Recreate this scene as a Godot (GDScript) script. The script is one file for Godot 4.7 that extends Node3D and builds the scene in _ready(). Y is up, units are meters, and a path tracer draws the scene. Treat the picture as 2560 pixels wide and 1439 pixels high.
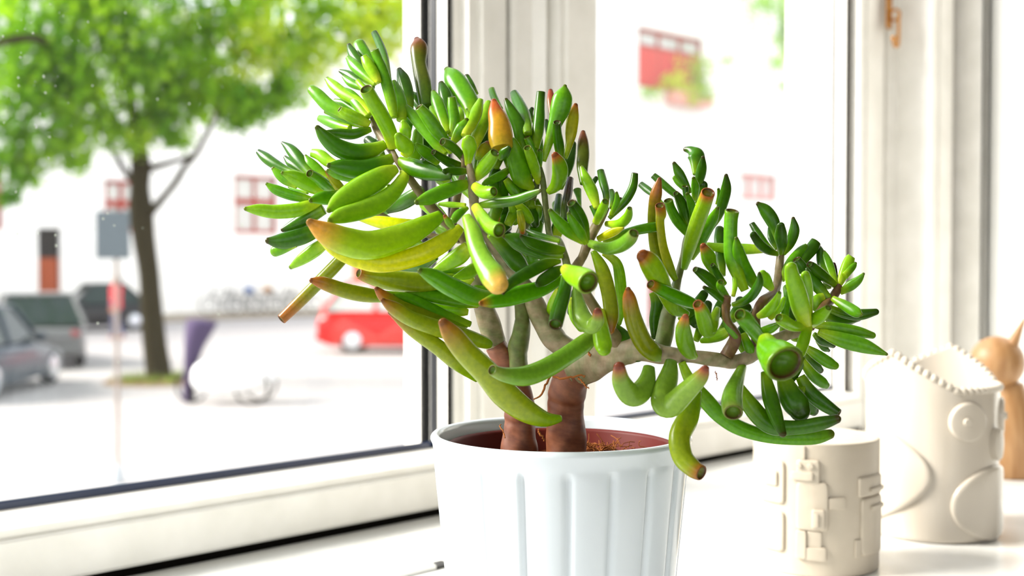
extends Node3D
# A potted jade plant on a white window sill. x runs along the window, y up, z into the room; metres. The sill top is y = 0, the street y = -1.99.

const STREET := -1.99
var M := {}
var rng := RandomNumberGenerator.new()

# ------------------------------------------------------------------ geometry
class Geo:
	var v := PackedVector3Array()
	var n := PackedVector3Array()
	var c := PackedColorArray()
	var ix := PackedInt32Array()
	var colour := Color.WHITE

	func quad(a: Vector3, b: Vector3, d: Vector3, e: Vector3, out: Vector3) -> void:
		# a flat face a b d e; out says which side is outside
		var nn := (d - a).cross(b - a)
		if nn.length_squared() < 1e-20:
			nn = (e - a).cross(d - a)
		nn = nn.normalized()
		var k := v.size()
		if nn.dot(out) < 0.0:
			nn = -nn
			v.append_array(PackedVector3Array([a, e, d, b]))
		else:
			v.append_array(PackedVector3Array([a, b, d, e]))
		for i in 4:
			n.append(nn)
			c.append(colour)
		ix.append_array(PackedInt32Array([k, k + 1, k + 2, k, k + 2, k + 3]))

	func tri(a: Vector3, b: Vector3, d: Vector3, out: Vector3) -> void:
		var nn := (d - a).cross(b - a).normalized()
		var k := v.size()
		if nn.dot(out) < 0.0:
			nn = -nn
			v.append_array(PackedVector3Array([a, d, b]))
		else:
			v.append_array(PackedVector3Array([a, b, d]))
		for i in 3:
			n.append(nn)
			c.append(colour)
		ix.append_array(PackedInt32Array([k, k + 1, k + 2]))

	# a box between two corners, its edges chamfered by ch
	func box(lo: Vector3, hi: Vector3, ch := 0.0, t := Transform3D.IDENTITY) -> void:
		var mid := (lo + hi) / 2.0
		var h := (hi - lo) / 2.0
		ch = minf(ch, minf(h.x, minf(h.y, h.z)) * 0.95)
		for ax in 3:
			var u := (ax + 1) % 3
			var w := (ax + 2) % 3
			for s in [-1.0, 1.0]:
				var p := []
				for q in [[-1, -1], [1, -1], [1, 1], [-1, 1]]:
					var a := Vector3.ZERO
					a[ax] = s * h[ax]
					a[u] = q[0] * (h[u] - ch)
					a[w] = q[1] * (h[w] - ch)
					p.append(t * (mid + a))
				var o := Vector3.ZERO
				o[ax] = s
				quad(p[0], p[1], p[2], p[3], t.basis * o)
				if ch > 0.0:
					for s2 in [-1.0, 1.0]:   # the bevel between this face and the next axis
						var e := []
						for q in [-1.0, 1.0]:
							var a := Vector3.ZERO
							a[ax] = s * h[ax]
							a[u] = s2 * (h[u] - ch)
							a[w] = q * (h[w] - ch)
							e.append(t * (mid + a))
						for q in [1.0, -1.0]:
							var a := Vector3.ZERO
							a[ax] = s * (h[ax] - ch)
							a[u] = s2 * h[u]
							a[w] = q * (h[w] - ch)
							e.append(t * (mid + a))
						var o2 := Vector3.ZERO
						o2[ax] = s
						o2[u] = s2
						quad(e[0], e[1], e[2], e[3], t.basis * o2)
		if ch > 0.0:
			for sx in [-1.0, 1.0]:
				for sy in [-1.0, 1.0]:
					for sz in [-1.0, 1.0]:
						var s := Vector3(sx, sy, sz)
						tri(t * (mid + s * Vector3(h.x, h.y - ch, h.z - ch)), t * (mid + s * Vector3(h.x - ch, h.y, h.z - ch)), t * (mid + s * Vector3(h.x - ch, h.y - ch, h.z)), t.basis * s)

	# rows of points swept into a smooth skin; each row runs counter-clockwise seen from the next row's side
	func loft(rows: Array, closed := true, colours := []) -> void:
		var k := v.size()
		var m: int = rows[0].size()
		for i in rows.size():
			for j in m:
				v.append(rows[i][j])
				n.append(Vector3.ZERO)
				if colours.is_empty():
					c.append(colour)
				elif colours[i] is Color:
					c.append(colours[i])
				else:
					c.append(colours[i][j])
		var last := m if closed else m - 1
		for i in rows.size() - 1:
			for j in last:
				var a := k + i * m + j
				var d := k + i * m + (j + 1) % m
				face(a, a + m, d)
				face(a + m, d + m, d)
		for i in range(k, v.size()):
			n[i] = n[i].normalized() if n[i].length_squared() > 1e-20 else Vector3.UP
		# rows that shrink to a point share one normal
		for i in rows.size():
			if rows[i][0].distance_squared_to(rows[i][m / 2]) < 1e-14:
				var s := Vector3.ZERO
				for j in m:
					s += n[k + i * m + j]
				for j in m:
					n[k + i * m + j] = s.normalized() if s.length_squared() > 1e-12 else Vector3.UP

	func face(a: int, b: int, d: int) -> void:
		var nn := (v[d] - v[a]).cross(v[b] - v[a])
		if nn.length_squared() < 1e-24:
			return
		n[a] += nn
		n[b] += nn
		n[d] += nn
		ix.append_array(PackedInt32Array([a, b, d]))

	# a polygon in the plane of two axes, pushed along the third from lo to hi
	func prism(poly: PackedVector2Array, ua: int, va: int, lo: float, hi: float, t := Transform3D.IDENTITY) -> void:
		var wa := 3 - ua - va
		var put := func(p: Vector2, w: float) -> Vector3:
			var a := Vector3.ZERO
			a[ua] = p.x
			a[va] = p.y
			a[wa] = w
			return t * a
		var area := 0.0
		for i in poly.size():
			area += poly[i].cross(poly[(i + 1) % poly.size()])
		for i in poly.size():
			var a := poly[i]
			var b := poly[(i + 1) % poly.size()]
			var d := (b - a)
			var o := Vector2(d.y, -d.x) * signf(area)
			var oo := Vector3.ZERO
			oo[ua] = o.x
			oo[va] = o.y
			quad(put.call(a, lo), put.call(b, lo), put.call(b, hi), put.call(a, hi), t.basis * oo)
		var ts := Geometry2D.triangulate_polygon(poly)
		var ow := Vector3.ZERO
		ow[wa] = 1.0
		for i in range(0, ts.size(), 3):
			tri(put.call(poly[ts[i]], lo), put.call(poly[ts[i + 1]], lo), put.call(poly[ts[i + 2]], lo), t.basis * -ow)
			tri(put.call(poly[ts[i]], hi), put.call(poly[ts[i + 1]], hi), put.call(poly[ts[i + 2]], hi), t.basis * ow)

	# profile points (radius, height) turned about the y axis
	func lathe(prof: PackedVector2Array, seg := 48, t := Transform3D.IDENTITY) -> void:
		var rows := []
		for p in prof:
			var row := PackedVector3Array()
			for j in seg:
				var a := TAU * j / seg
				row.append(t * Vector3(p.x * cos(a), p.y, -p.x * sin(a)))
			rows.append(row)
		loft(rows)

	# a round tube through points, radius per point, closed at both ends
	func tube(pts: PackedVector3Array, rad: PackedFloat32Array, seg := 10, colours := []) -> void:
		var rows := []
		var cols := []
		var side := Vector3.ZERO
		for i in pts.size():
			var d := (pts[mini(i + 1, pts.size() - 1)] - pts[maxi(i - 1, 0)]).normalized()
			if i == 0:
				side = d.cross(Vector3.UP if absf(d.y) < 0.9 else Vector3.RIGHT).normalized()
			side = (side - d * side.dot(d)).normalized()
			var up := d.cross(side)
			var row := PackedVector3Array()
			for j in seg:
				var a := TAU * j / seg
				row.append(pts[i] + (side * cos(a) + up * sin(a)) * rad[i])
			if i == 0:
				var r0 := PackedVector3Array()
				r0.resize(seg)
				r0.fill(pts[0] - d * rad[0] * 0.3)
				rows.append(r0)
				cols.append(colours[0] if colours else colour)
			rows.append(row)
			cols.append(colours[i] if colours else colour)
			if i == pts.size() - 1:
				var r1 := PackedVector3Array()
				r1.resize(seg)
				r1.fill(pts[i] + d * rad[i] * 0.3)
				rows.append(r1)
				cols.append(colours[i] if colours else colour)
		loft(rows, true, cols)

	func ball(at: Vector3, r: Vector3, seg := 16, ring := 10) -> void:
		var rows := []
		for i in ring + 1:
			var b := -PI / 2 + PI * i / ring
			var row := PackedVector3Array()
			for j in seg:
				var a := TAU * j / seg
				row.append(at + r * Vector3(cos(b) * cos(a), sin(b), -cos(b) * sin(a)))
			rows.append(row)
		loft(rows)

	func torus(at: Vector3, axis: Vector3, big: float, small: float, seg := 28, ring := 8) -> void:
		var x := axis.cross(Vector3.UP if absf(axis.y) < 0.9 else Vector3.RIGHT).normalized()
		var y := axis.cross(x)
		var rows := []
		for i in seg + 1:
			var a := TAU * i / seg
			var o := x * cos(a) + y * sin(a)
			var row := PackedVector3Array()
			for j in ring:
				var b := -TAU * j / ring
				row.append(at + o * (big + small * cos(b)) + axis * small * sin(b))
			rows.append(row)
		loft(rows)

	func mesh(coloured := false) -> ArrayMesh:
		var a := []
		a.resize(Mesh.ARRAY_MAX)
		a[Mesh.ARRAY_VERTEX] = v
		a[Mesh.ARRAY_NORMAL] = n
		if coloured:
			a[Mesh.ARRAY_COLOR] = c
		a[Mesh.ARRAY_INDEX] = ix
		var m := ArrayMesh.new()
		m.add_surface_from_arrays(Mesh.PRIMITIVE_TRIANGLES, a)
		return m

# ------------------------------------------------------------------ naming
func obj(called: String, g: Geo, m: Material, parent: Node = null, coloured := false) -> MeshInstance3D:
	var o := MeshInstance3D.new()
	o.name = called
	o.mesh = g.mesh(coloured)
	o.material_override = m
	(parent if parent else self).add_child(o, true)
	return o

func thing(called: String, label: String, category: String, at := Vector3.ZERO, turn := 0.0, group := "") -> Node3D:
	var o := Node3D.new()
	o.name = called
	add_child(o, true)
	o.position = at
	o.rotation.y = turn
	o.set_meta("label", label)
	o.set_meta("category", category)
	if group:
		o.set_meta("group", group)
	return o

func struct(o: Node, label := "", category := "") -> void:
	o.set_meta("kind", "structure")
	if label:
		o.set_meta("label", label)
		o.set_meta("category", category)

func part_label(o: Node, label: String) -> void:
	o.set_meta("label", label)

# ------------------------------------------------------------------ materials
func srgb(r: float, g: float, b: float) -> Color:
	return Color(r, g, b)

func mat(c: Color, rough := 0.5, spec := 0.5, metal := 0.0) -> StandardMaterial3D:
	var m := StandardMaterial3D.new()
	m.albedo_color = c
	m.roughness = rough
	m.metallic_specular = spec
	m.metallic = metal
	return m

func noise_tex(freq: float, lo: Color, hi: Color, as_normal := false, size := 256, strength := 2.0, kind := FastNoiseLite.TYPE_SIMPLEX_SMOOTH, sd := 3) -> NoiseTexture2D:
	var f := FastNoiseLite.new()
	f.noise_type = kind
	f.frequency = freq
	f.seed = sd
	f.fractal_octaves = 4
	var t := NoiseTexture2D.new()
	t.width = size
	t.height = size
	t.seamless = true
	t.noise = f
	if as_normal:
		t.as_normal_map = true
		t.bump_strength = strength
	else:
		var gr := Gradient.new()
		gr.set_color(0, lo)
		gr.set_color(1, hi)
		t.color_ramp = gr
	return t

func grain(m: StandardMaterial3D, t: Texture2D, scale: float) -> StandardMaterial3D:
	m.albedo_texture = t
	m.uv1_triplanar = true
	m.uv1_scale = Vector3.ONE * scale
	return m

func materials() -> void:
	var soft := noise_tex(0.02, Color(0.93, 0.93, 0.92), Color(1, 1, 1))
	M.frame = grain(mat(Color(0.955, 0.945, 0.92), 0.28, 0.5), soft, 3.0)
	M.sill = grain(mat(Color(0.955, 0.955, 0.945), 0.22, 0.5), soft, 2.0)
	M.wall = grain(mat(Color(0.95, 0.95, 0.94), 0.7, 0.3), soft, 1.0)
	M.wall_warm = grain(mat(Color(0.45, 0.41, 0.36), 0.8, 0.3), soft, 1.0)
	M.ceiling = grain(mat(Color(0.95, 0.95, 0.94), 0.9, 0.2), soft, 1.0)
	M.floor = grain(mat(Color(0.66, 0.60, 0.53), 0.45, 0.5), noise_tex(0.03, Color(0.8, 0.74, 0.66), Color(1, 1, 1)), 1.0)
	M.gasket = mat(Color(0.06, 0.07, 0.09), 0.35, 0.5)
	M.spacer = mat(Color(0.12, 0.17, 0.29), 0.3, 0.5)
	M.slot_shade = mat(Color(0.05, 0.042, 0.035), 0.9, 0.1)  # near-black, stands for the shade in the gap under the rails
	M.joint = mat(Color(0.36, 0.31, 0.24), 0.8, 0.2)
	M.gap = mat(Color(0.10, 0.075, 0.05), 0.8, 0.2)
	M.glass = mat(Color(1, 1, 1, 0.02), 0.02, 0.5)
	M.glass.transparency = BaseMaterial3D.TRANSPARENCY_ALPHA
	M.speck = mat(Color(0.72, 0.75, 0.70), 0.6, 0.3)
	M.brass = mat(Color(0.72, 0.50, 0.24), 0.25, 0.5, 1.0)
	M.pot = mat(Color(0.775, 0.81, 0.835), 0.14, 0.5)
	M.inner_pot = mat(Color(0.33, 0.075, 0.04), 0.5, 0.3)
	M.soil = grain(mat(Color(0.36, 0.22, 0.14), 0.95, 0.1), noise_tex(0.12, Color(0.35, 0.3, 0.28), Color(1, 0.9, 0.8)), 40.0)
	M.fibre = mat(Color(0.55, 0.33, 0.17), 0.8, 0.2)
	# leaves: pigment by vertex colour, a little light goes through the flesh
	M.leaf = mat(Color.WHITE, 0.25, 0.42)
	M.leaf.vertex_color_use_as_albedo = true
	M.leaf.backlight_enabled = true
	M.leaf.backlight = Color(0.74, 0.74, 0.40)
	grain(M.leaf, noise_tex(0.045, Color(0.80, 0.84, 0.78), Color(1, 1, 1), false, 256), 30.0)
	M.stem = mat(Color.WHITE, 0.48, 0.45)
	M.stem.vertex_color_use_as_albedo = true
	grain(M.stem, noise_tex(0.05, Color(0.74, 0.68, 0.63), Color(1, 1, 1), false, 256), 16.0)
	M.ceramic = grain(mat(Color(0.70, 0.66, 0.595), 0.38, 0.5), noise_tex(0.02, Color(0.96, 0.955, 0.95), Color(1, 1, 1)), 10.0)
	M.owl = mat(Color(0.735, 0.70, 0.645), 0.14, 0.5)
	M.wood = mat(Color(0.75, 0.59, 0.41), 0.42, 0.5)
	var wt := noise_tex(0.012, Color(0.80, 0.72, 0.62), Color(1, 1, 1))
	grain(M.wood, wt, 14.0)
	M.wood.uv1_scale = Vector3(30, 5, 30)
	# street
	M.paving = grain(mat(Color(0.60, 0.56, 0.50), 0.9, 0.2), noise_tex(0.03, Color(0.85, 0.84, 0.82), Color(1, 1, 1)), 0.6)
	M.road = grain(mat(Color(0.66, 0.64, 0.63), 0.9, 0.2), noise_tex(0.05, Color(0.86, 0.86, 0.86), Color(1, 1, 1)), 0.5)
	M.plaster = grain(mat(Color(0.96, 0.955, 0.94), 0.9, 0.2), noise_tex(0.02, Color(0.95, 0.945, 0.94), Color(1, 1, 1)), 0.3)
	M.bark = grain(mat(Color(0.25, 0.22, 0.14), 0.9, 0.2), noise_tex(0.03, Color(0.5, 0.5, 0.42), Color(1, 1, 1)), 2.5)
	M.foliage = mat(Color.WHITE, 0.5, 0.4)
	M.foliage.vertex_color_use_as_albedo = true
	M.foliage.backlight_enabled = true
	M.foliage.backlight = Color(1.0, 1.0, 0.5)
	M.grass = mat(Color(0.45, 0.52, 0.20), 0.9, 0.2)
	M.dirt = grain(mat(Color(0.55, 0.47, 0.36), 0.95, 0.1), noise_tex(0.05, Color(0.7, 0.65, 0.6), Color(1, 1, 1)), 1.5)
	M.pale_red = mat(Color(0.86, 0.62, 0.58), 0.7, 0.3)
	M.red_frame = mat(Color(0.60, 0.20, 0.15), 0.5, 0.4)
	M.red_cloth = mat(Color(0.80, 0.30, 0.28), 0.8, 0.3)
	M.window_dark = mat(Color(0.74, 0.74, 0.72), 0.08, 0.6)
	M.door_wood = mat(Color(0.60, 0.27, 0.12), 0.5, 0.4)
	M.door_orange = mat(Color(0.80, 0.47, 0.25), 0.5, 0.4)
	M.dark = mat(Color(0.10, 0.08, 0.07), 0.5, 0.4)
	M.tyre = mat(Color(0.07, 0.07, 0.075), 0.85, 0.2)
	M.hub = mat(Color(0.82, 0.83, 0.85), 0.25, 0.5, 0.6)
	M.car_glass = mat(Color(0.10, 0.17, 0.15), 0.08, 0.4)
	M.lamp_glass = mat(Color(0.95, 0.93, 0.93), 0.1, 0.6)
	M.tail = mat(Color(0.6, 0.07, 0.06), 0.2, 0.5)
	M.plate = mat(Color(0.82, 0.82, 0.80), 0.5, 0.4)
	M.steel = mat(Color(0.62, 0.64, 0.65), 0.4, 0.5, 0.5)
	M.sign_back = grain(mat(Color(0.37, 0.41, 0.43), 0.55, 0.4, 0.2), noise_tex(0.02, Color(0.85, 0.86, 0.86), Color(1, 1, 1)), 4.0)
	M.purple = mat(Color(0.27, 0.22, 0.33), 0.7, 0.3)
	M.white_paint = mat(Color(0.93, 0.93, 0.92), 0.25, 0.5)
	M.bike = mat(Color(0.16, 0.15, 0.16), 0.4, 0.5)
	M.blue = mat(Color(0.30, 0.46, 0.72), 0.5, 0.4)
	M.tan = mat(Color(0.80, 0.56, 0.32), 0.6, 0.3)
	M.skin = mat(Color(0.78, 0.56, 0.45), 0.6, 0.3)
	M.pink = mat(Color(0.86, 0.30, 0.33), 0.8, 0.2)
	M.trousers = mat(Color(0.42, 0.42, 0.50), 0.85, 0.2)
	M.hair = mat(Color(0.16, 0.10, 0.07), 0.7, 0.3)

func car_paint(c: Color) -> StandardMaterial3D:
	var m := mat(c, 0.3, 0.4)
	m.clearcoat_enabled = true
	m.clearcoat = 0.2
	m.clearcoat_roughness = 0.05
	return m

# ------------------------------------------------------------------ start
func _ready() -> void:
	rng.seed = 11
	var cam := Camera3D.new()
	cam.name = "camera"
	add_child(cam)
	cam.position = Vector3(0, 0.211, 0.752)
	cam.rotation = Vector3(-0.0245, -0.77549, 0)
	cam.near = 0.02
	cam.far = 400.0
	var lens := CameraAttributesPhysical.new()
	lens.frustum_focal_length = 50.03
	lens.frustum_focus_distance = 0.580
	lens.exposure_aperture = 9.6
	cam.attributes = lens
	cam.current = true

	var sky := ProceduralSkyMaterial.new()   # a bright, thin overcast
	sky.sky_top_color = Color(0.93, 0.96, 1.0)
	sky.sky_horizon_color = Color(1.0, 1.0, 1.0)
	sky.ground_horizon_color = Color(0.86, 0.86, 0.85)
	sky.ground_bottom_color = Color(0.80, 0.80, 0.79)
	sky.sky_energy_multiplier = 1.0
	sky.ground_energy_multiplier = 0.7
	var env := Environment.new()
	env.background_mode = Environment.BG_SKY
	env.sky = Sky.new()
	env.sky.sky_material = sky
	env.tonemap_mode = Environment.TONE_MAPPER_LINEAR
	env.tonemap_exposure = 2.55
	env.sdfgi_enabled = true
	env.ssao_enabled = true
	env.ssil_enabled = true
	var we := WorldEnvironment.new()
	we.name = "world_environment"
	we.environment = env
	add_child(we)
	var sun := DirectionalLight3D.new()      # the sun behind the cloud: broad and weak
	sun.name = "sun"
	sun.light_energy = 1.6
	sun.light_color = Color(1.0, 0.98, 0.945)
	sun.light_angular_distance = 30.0
	sun.shadow_enabled = true
	sun.sky_mode = DirectionalLight3D.SKY_MODE_LIGHT_ONLY
	add_child(sun)
	sun.look_at_from_position(Vector3(-6.2, 5.4, -5.4), Vector3.ZERO)

	materials()
	street()
	room()
	window_wall()
	var plant_at := Vector3(0.4424, 0.0, 0.3361)
	flower_pot(plant_at)
	jade_plant(plant_at)
	candle_holder()
	owl_vase()
	wooden_bird()

# ------------------------------------------------------------------ room
func wall_box(called: String, lo: Vector3, hi: Vector3, m: Material, parent: Node = null) -> MeshInstance3D:
	var g := Geo.new()
	g.box(lo, hi)
	var o := obj(called, g, m, parent)
	if parent == null:
		struct(o)
	return o

func plain_window(called: String, centre: Vector3, w: float, h: float, turn: float) -> void:
	var root := Node3D.new()
	root.name = called
	add_child(root, true)
	root.position = centre
	root.rotation.y = turn
	struct(root)
	var t := 0.07
	var g := Geo.new()
	g.box(Vector3(-w / 2, -h / 2, -0.04), Vector3(-w / 2 + t, h / 2, 0.04), 0.006)
	g.box(Vector3(w / 2 - t, -h / 2, -0.04), Vector3(w / 2, h / 2, 0.04), 0.006)
	g.box(Vector3(-w / 2 + t, -h / 2, -0.04), Vector3(w / 2 - t, -h / 2 + t, 0.04), 0.006)
	g.box(Vector3(-w / 2 + t, h / 2 - t, -0.04), Vector3(w / 2 - t, h / 2, 0.04), 0.006)
	obj("window_frame", g, M.frame, root)
	g = Geo.new()
	g.box(Vector3(-0.03, -h / 2 + t, -0.035), Vector3(0.03, h / 2 - t, 0.035), 0.006)
	obj("mullion", g, M.frame, root)
	for s in [-1.0, 1.0]:
		g = Geo.new()
		var a := minf(s * 0.03, s * (w / 2 - t))
		var b := maxf(s * 0.03, s * (w / 2 - t))
		g.quad(Vector3(a, -h / 2 + t, 0), Vector3(b, -h / 2 + t, 0), Vector3(b, h / 2 - t, 0), Vector3(a, h / 2 - t, 0), Vector3.BACK)
		obj("pane", g, M.glass, root)

# a wall in the plane of x (turn 0) with window openings, built of the pieces round them: holes = [from, to, bottom, top]
func holed(g: Geo, from: float, to: float, bottom: float, top: float, holes: Array, put: Callable) -> void:
	var at := from
	for h in holes:
		put.call(at, h[0], bottom, top)
		put.call(h[0], h[1], bottom, h[2])
		put.call(h[0], h[1], h[3], top)
		at = h[1]
	put.call(at, to, bottom, top)

func room() -> void:
	var x0 := -3.2
	var x1 := 3.4
	var z0 := 0.62
	var z1 := 5.2
	var y0 := -0.86
	var y1 := 2.15
	wall_box("floor", Vector3(x0 - 0.2, y0 - 0.25, z0 - 0.7), Vector3(x1 + 0.2, y0, z1 + 0.2), M.floor)
	wall_box("ceiling", Vector3(x0 - 0.2, y1, -0.1), Vector3(x1 + 0.2, y1 + 0.2, z1 + 0.2), M.ceiling)
	# wall with the deep window niche
	var g := Geo.new()
	g.box(Vector3(x0, y0, -0.10), Vector3(-1.3, y1, z0))
	g.box(Vector3(1.64, y0, 0.10), Vector3(x1, y1, z0))
	g.box(Vector3(1.64, y0, -0.10), Vector3(x1, y1, 0.10))
	g.box(Vector3(-1.3, 1.78, -0.10), Vector3(1.64, y1, z0))
	g.box(Vector3(-1.3, y0, -0.10), Vector3(1.64, -0.045, z0 - 0.06))
	struct(obj("wall_front", g, M.wall))
	# large unseen windows in the back and left walls, added for fill light
	g = Geo.new()
	holed(g, x0, x1, y0, y1, [[-3.0, -0.4, -0.3, 1.95]], func(a, b, c, d): g.box(Vector3(a, c, z1), Vector3(b, d, z1 + 0.2)))
	struct(obj("wall_back", g, M.wall))
	g = Geo.new()
	holed(g, z0, z1, y0, y1, [[1.0, 4.5, -0.3, 1.95]], func(a, b, c, d): g.box(Vector3(x0 - 0.2, c, a), Vector3(x0, d, b)))
	g.box(Vector3(x0 - 0.2, y0, -0.1), Vector3(x0, y1, z0))
	struct(obj("wall_left", g, M.wall))
	wall_box("wall_right", Vector3(x1, y0, -0.1), Vector3(x1 + 0.2, y1, z1), M.wall_warm)  # unseen wall, darkened to dim the room light from the right
	plain_window("window_3", Vector3(-1.7, 0.825, z1 + 0.1), 2.6, 2.25, 0)
	plain_window("window_4", Vector3(x0 - 0.1, 0.825, 2.75), 3.5, 2.25, PI / 2)
	# window sill: one deep white board, with a shallow flat strip laid along it
	g = Geo.new()
	g.box(Vector3(-1.3, -0.045, -0.10), Vector3(1.64, 0.0, z0 + 0.03), 0.004)
	struct(obj("trim_1", g, M.sill), "deep glossy white window sill board under the window", "window sill")

func strip(g: Geo, prof: Array, y_lo: float, y_hi: float) -> void:
	var p := PackedVector2Array()
	for q in prof:
		p.append(Vector2(q[0], q[1]))
	g.prism(p, 0, 2, y_lo, y_hi)

func window_wall() -> void:
	var top := 1.78
	# ---- window_1: the big casement on the left with the middle post
	var w1 := Node3D.new()
	w1.name = "window_1"
	add_child(w1)
	struct(w1)
	var w2 := Node3D.new()
	w2.name = "window_2"
	add_child(w2)
	struct(w2)
	var g := Geo.new()
	strip(g, [[0.6728, -0.0340], [0.6728, -0.0091], [0.6728, -0.0131], [0.6769, -0.0131], [0.6769, -0.0091], [0.6842, -0.0091], [0.6842, 0.0020], [0.6947, 0.0020], [0.6947, 0.0085], [0.7217, 0.0085], [0.7217, -0.0015], [0.7280, -0.0015], [0.7280, 0.0085], [0.7318, 0.0105], [0.7475, 0.0145], [0.7548, 0.0245], [0.7548, 0.0195], [0.7619, 0.0195], [0.7619, 0.0245], [0.7619, 0.0346], [0.7670, 0.0346], [0.7670, 0.0394], [0.8037, 0.0394], [0.8037, -0.0340], [0.8037, -0.0700], [0.6728, -0.0700]], 0.0, top)
	obj("mullion", g, M.frame, w1)
	g = Geo.new()
	g.box(Vector3(0.6716, 0.049, -0.0335), Vector3(0.6738, top - 0.07, -0.0256), 0)
	obj("gasket", g, M.gasket, w1)
	g = Geo.new()
	g.box(Vector3(0.6730, 0.01, -0.0141), Vector3(0.6767, top - 0.01, -0.0125), 0)
	obj("joint", g, M.gap, w1)
	g = Geo.new()
	g.box(Vector3(0.7219, 0.01, -0.0025), Vector3(0.7278, top - 0.01, -0.0009), 0)
	obj("joint", g, M.joint, w1)
	g = Geo.new()
	g.box(Vector3(0.6728, 0.0, -0.0484), Vector3(0.7028, top, -0.0352), 0)
	obj("outer_frame", g, M.frame, w1)
	# far post, outside the picture, between this casement and the next
	g = Geo.new()
	g.box(Vector3(-0.62, 0.0, -0.07), Vector3(-0.44, top, 0.012), 0.006)
	obj("mullion", g, M.frame, w1)
	g = Geo.new()
	g.box(Vector3(-1.3, 0.0, -0.07), Vector3(-1.2, top, 0.012), 0.006)
	obj("window_frame", g, M.frame, w1)
	g = Geo.new()
	g.box(Vector3(-1.2, top - 0.08, -0.07), Vector3(1.5, top, 0.012), 0.006)
	obj("top_rail", g, M.frame, w1)
	# bottom rails: bead, step, deep front face, the gap under it filled with painted shade
	for s in [[-1.2, -0.62, w1], [-0.44, 0.6728, w1], [0.8037, 1.3241, w2]]:
		g = Geo.new()
		g.prism(PackedVector2Array([Vector2(-0.070, 0.016), Vector2(-0.030, 0.016), Vector2(-0.030, 0.0065), Vector2(0.010, 0.0065), Vector2(0.0123, 0.009), Vector2(0.0123, 0.0362), Vector2(0.0105, 0.0380), Vector2(0.0085, 0.0380), Vector2(0.0078, 0.0392), Vector2(0.0078, 0.0436), Vector2(0.006, 0.0446), Vector2(-0.010, 0.0464), Vector2(-0.0106, 0.0458), Vector2(-0.0116, 0.0458), Vector2(-0.0122, 0.0467), Vector2(-0.030, 0.0487), Vector2(-0.034, 0.0487), Vector2(-0.034, 0.046), Vector2(-0.070, 0.046)]), 2, 1, s[0], s[1])
		obj("bottom_rail", g, M.frame, s[2])
		g = Geo.new()
		g.box(Vector3(s[0], 0.0482, -0.0335), Vector3(s[1], 0.0541, -0.0300), 0.0008)
		obj("gasket", g, M.spacer, s[2])
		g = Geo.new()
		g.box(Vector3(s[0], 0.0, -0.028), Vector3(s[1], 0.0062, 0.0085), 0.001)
		obj("gap_shade", g, M.slot_shade, s[2])
	# panes
	for s in [[-1.2, -0.62, w1], [-0.44, 0.6728 + 0.004, w1], [0.8037 - 0.004, 1.3241 + 0.004, w2]]:
		g = Geo.new()
		g.quad(Vector3(s[0], 0.05, -0.0345), Vector3(s[1], 0.05, -0.0345), Vector3(s[1], top - 0.07, -0.0345), Vector3(s[0], top - 0.07, -0.0345), Vector3.BACK)
		var pane := obj("pane", g, M.glass, s[2])
		if s[0] > -0.5 and s[2] == w1:      # dried drops and dust on the big pane
			g = Geo.new()
			for i in 130:
				var u := pow(rng.randf(), 1.5)
				var p := Vector3(0.31 + u * 0.20, 0.215 + rng.randf() * 0.17, -0.0338)
				if i > 105:
					p = Vector3(rng.randf_range(0.31, 0.62), rng.randf_range(0.08, 0.38), -0.0338)
				var r := 0.00025 + 0.0005 * pow(rng.randf(), 2.0)
				g.ball(p, Vector3(r, r * rng.randf_range(1.0, 1.6), 0.0003), 6, 4)
			var dust := obj("dust_speck", g, M.speck, pane)
			dust.set_meta("kind", "stuff")
	g = Geo.new()
	strip(g, [[1.3241, -0.0340], [1.3241, -0.0114], [1.3241, -0.0154], [1.3327, -0.0154], [1.3327, -0.0114], [1.3327, -0.0016], [1.3481, -0.0016], [1.3481, 0.0011], [1.3867, 0.0011], [1.3867, -0.0049], [1.3999, -0.0049], [1.3999, 0.0011], [1.4150, 0.0051], [1.4150, 0.0516], [1.4309, 0.0516], [1.4309, 0.0543], [1.4648, 0.0543], [1.4648, 0.0423], [1.4827, 0.0423], [1.4827, 0.0543], [1.4827, 0.0882], [1.4827, 0.0842], [1.5000, 0.0842], [1.5000, 0.0882], [1.5000, 0.0862], [1.5600, 0.0862], [1.5600, -0.1000], [1.3241, -0.1000]], 0.0, top)
	obj("jamb", g, M.frame, w2)
	g = Geo.new()
	g.box(Vector3(1.3229, 0.049, -0.0335), Vector3(1.3251, top - 0.07, -0.0296), 0)
	obj("gasket", g, M.gasket, w2)
	g = Geo.new()
	g.box(Vector3(1.3243, 0.01, -0.0164), Vector3(1.3325, top - 0.01, -0.0148), 0)
	obj("joint", g, M.joint, w2)
	g = Geo.new()
	g.box(Vector3(1.4650, 0.01, 0.0413), Vector3(1.4825, top - 0.01, 0.0429), 0)
	obj("joint", g, M.joint, w2)
	g = Geo.new()
	g.box(Vector3(1.3237, 0.0, -0.0995), Vector3(1.3541, top, -0.0352), 0)
	obj("outer_frame", g, M.frame, w2)
	g = Geo.new()
	g.box(Vector3(1.5000, -0.04, 0.0842), Vector3(1.76, 2.15, 0.62))
	struct(obj("wall_niche", g, M.wall))
	# brass stay hanging on the right jamb
	var latch := thing("window_hook", "small brass window hook hanging on the white frame at the upper edge", "hook", Vector3(1.3828, 0.5020, 0.0100))
	g = Geo.new()
	g.box(Vector3(-0.007, -0.006, -0.001), Vector3(0.007, 0.050, 0.0015), 0.001)
	obj("back_plate", g, M.brass, latch)
	g = Geo.new()
	g.torus(Vector3(0, 0.010, 0.008), Vector3(1, 0, 0), 0.0065, 0.0018, 20, 8)
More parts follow.
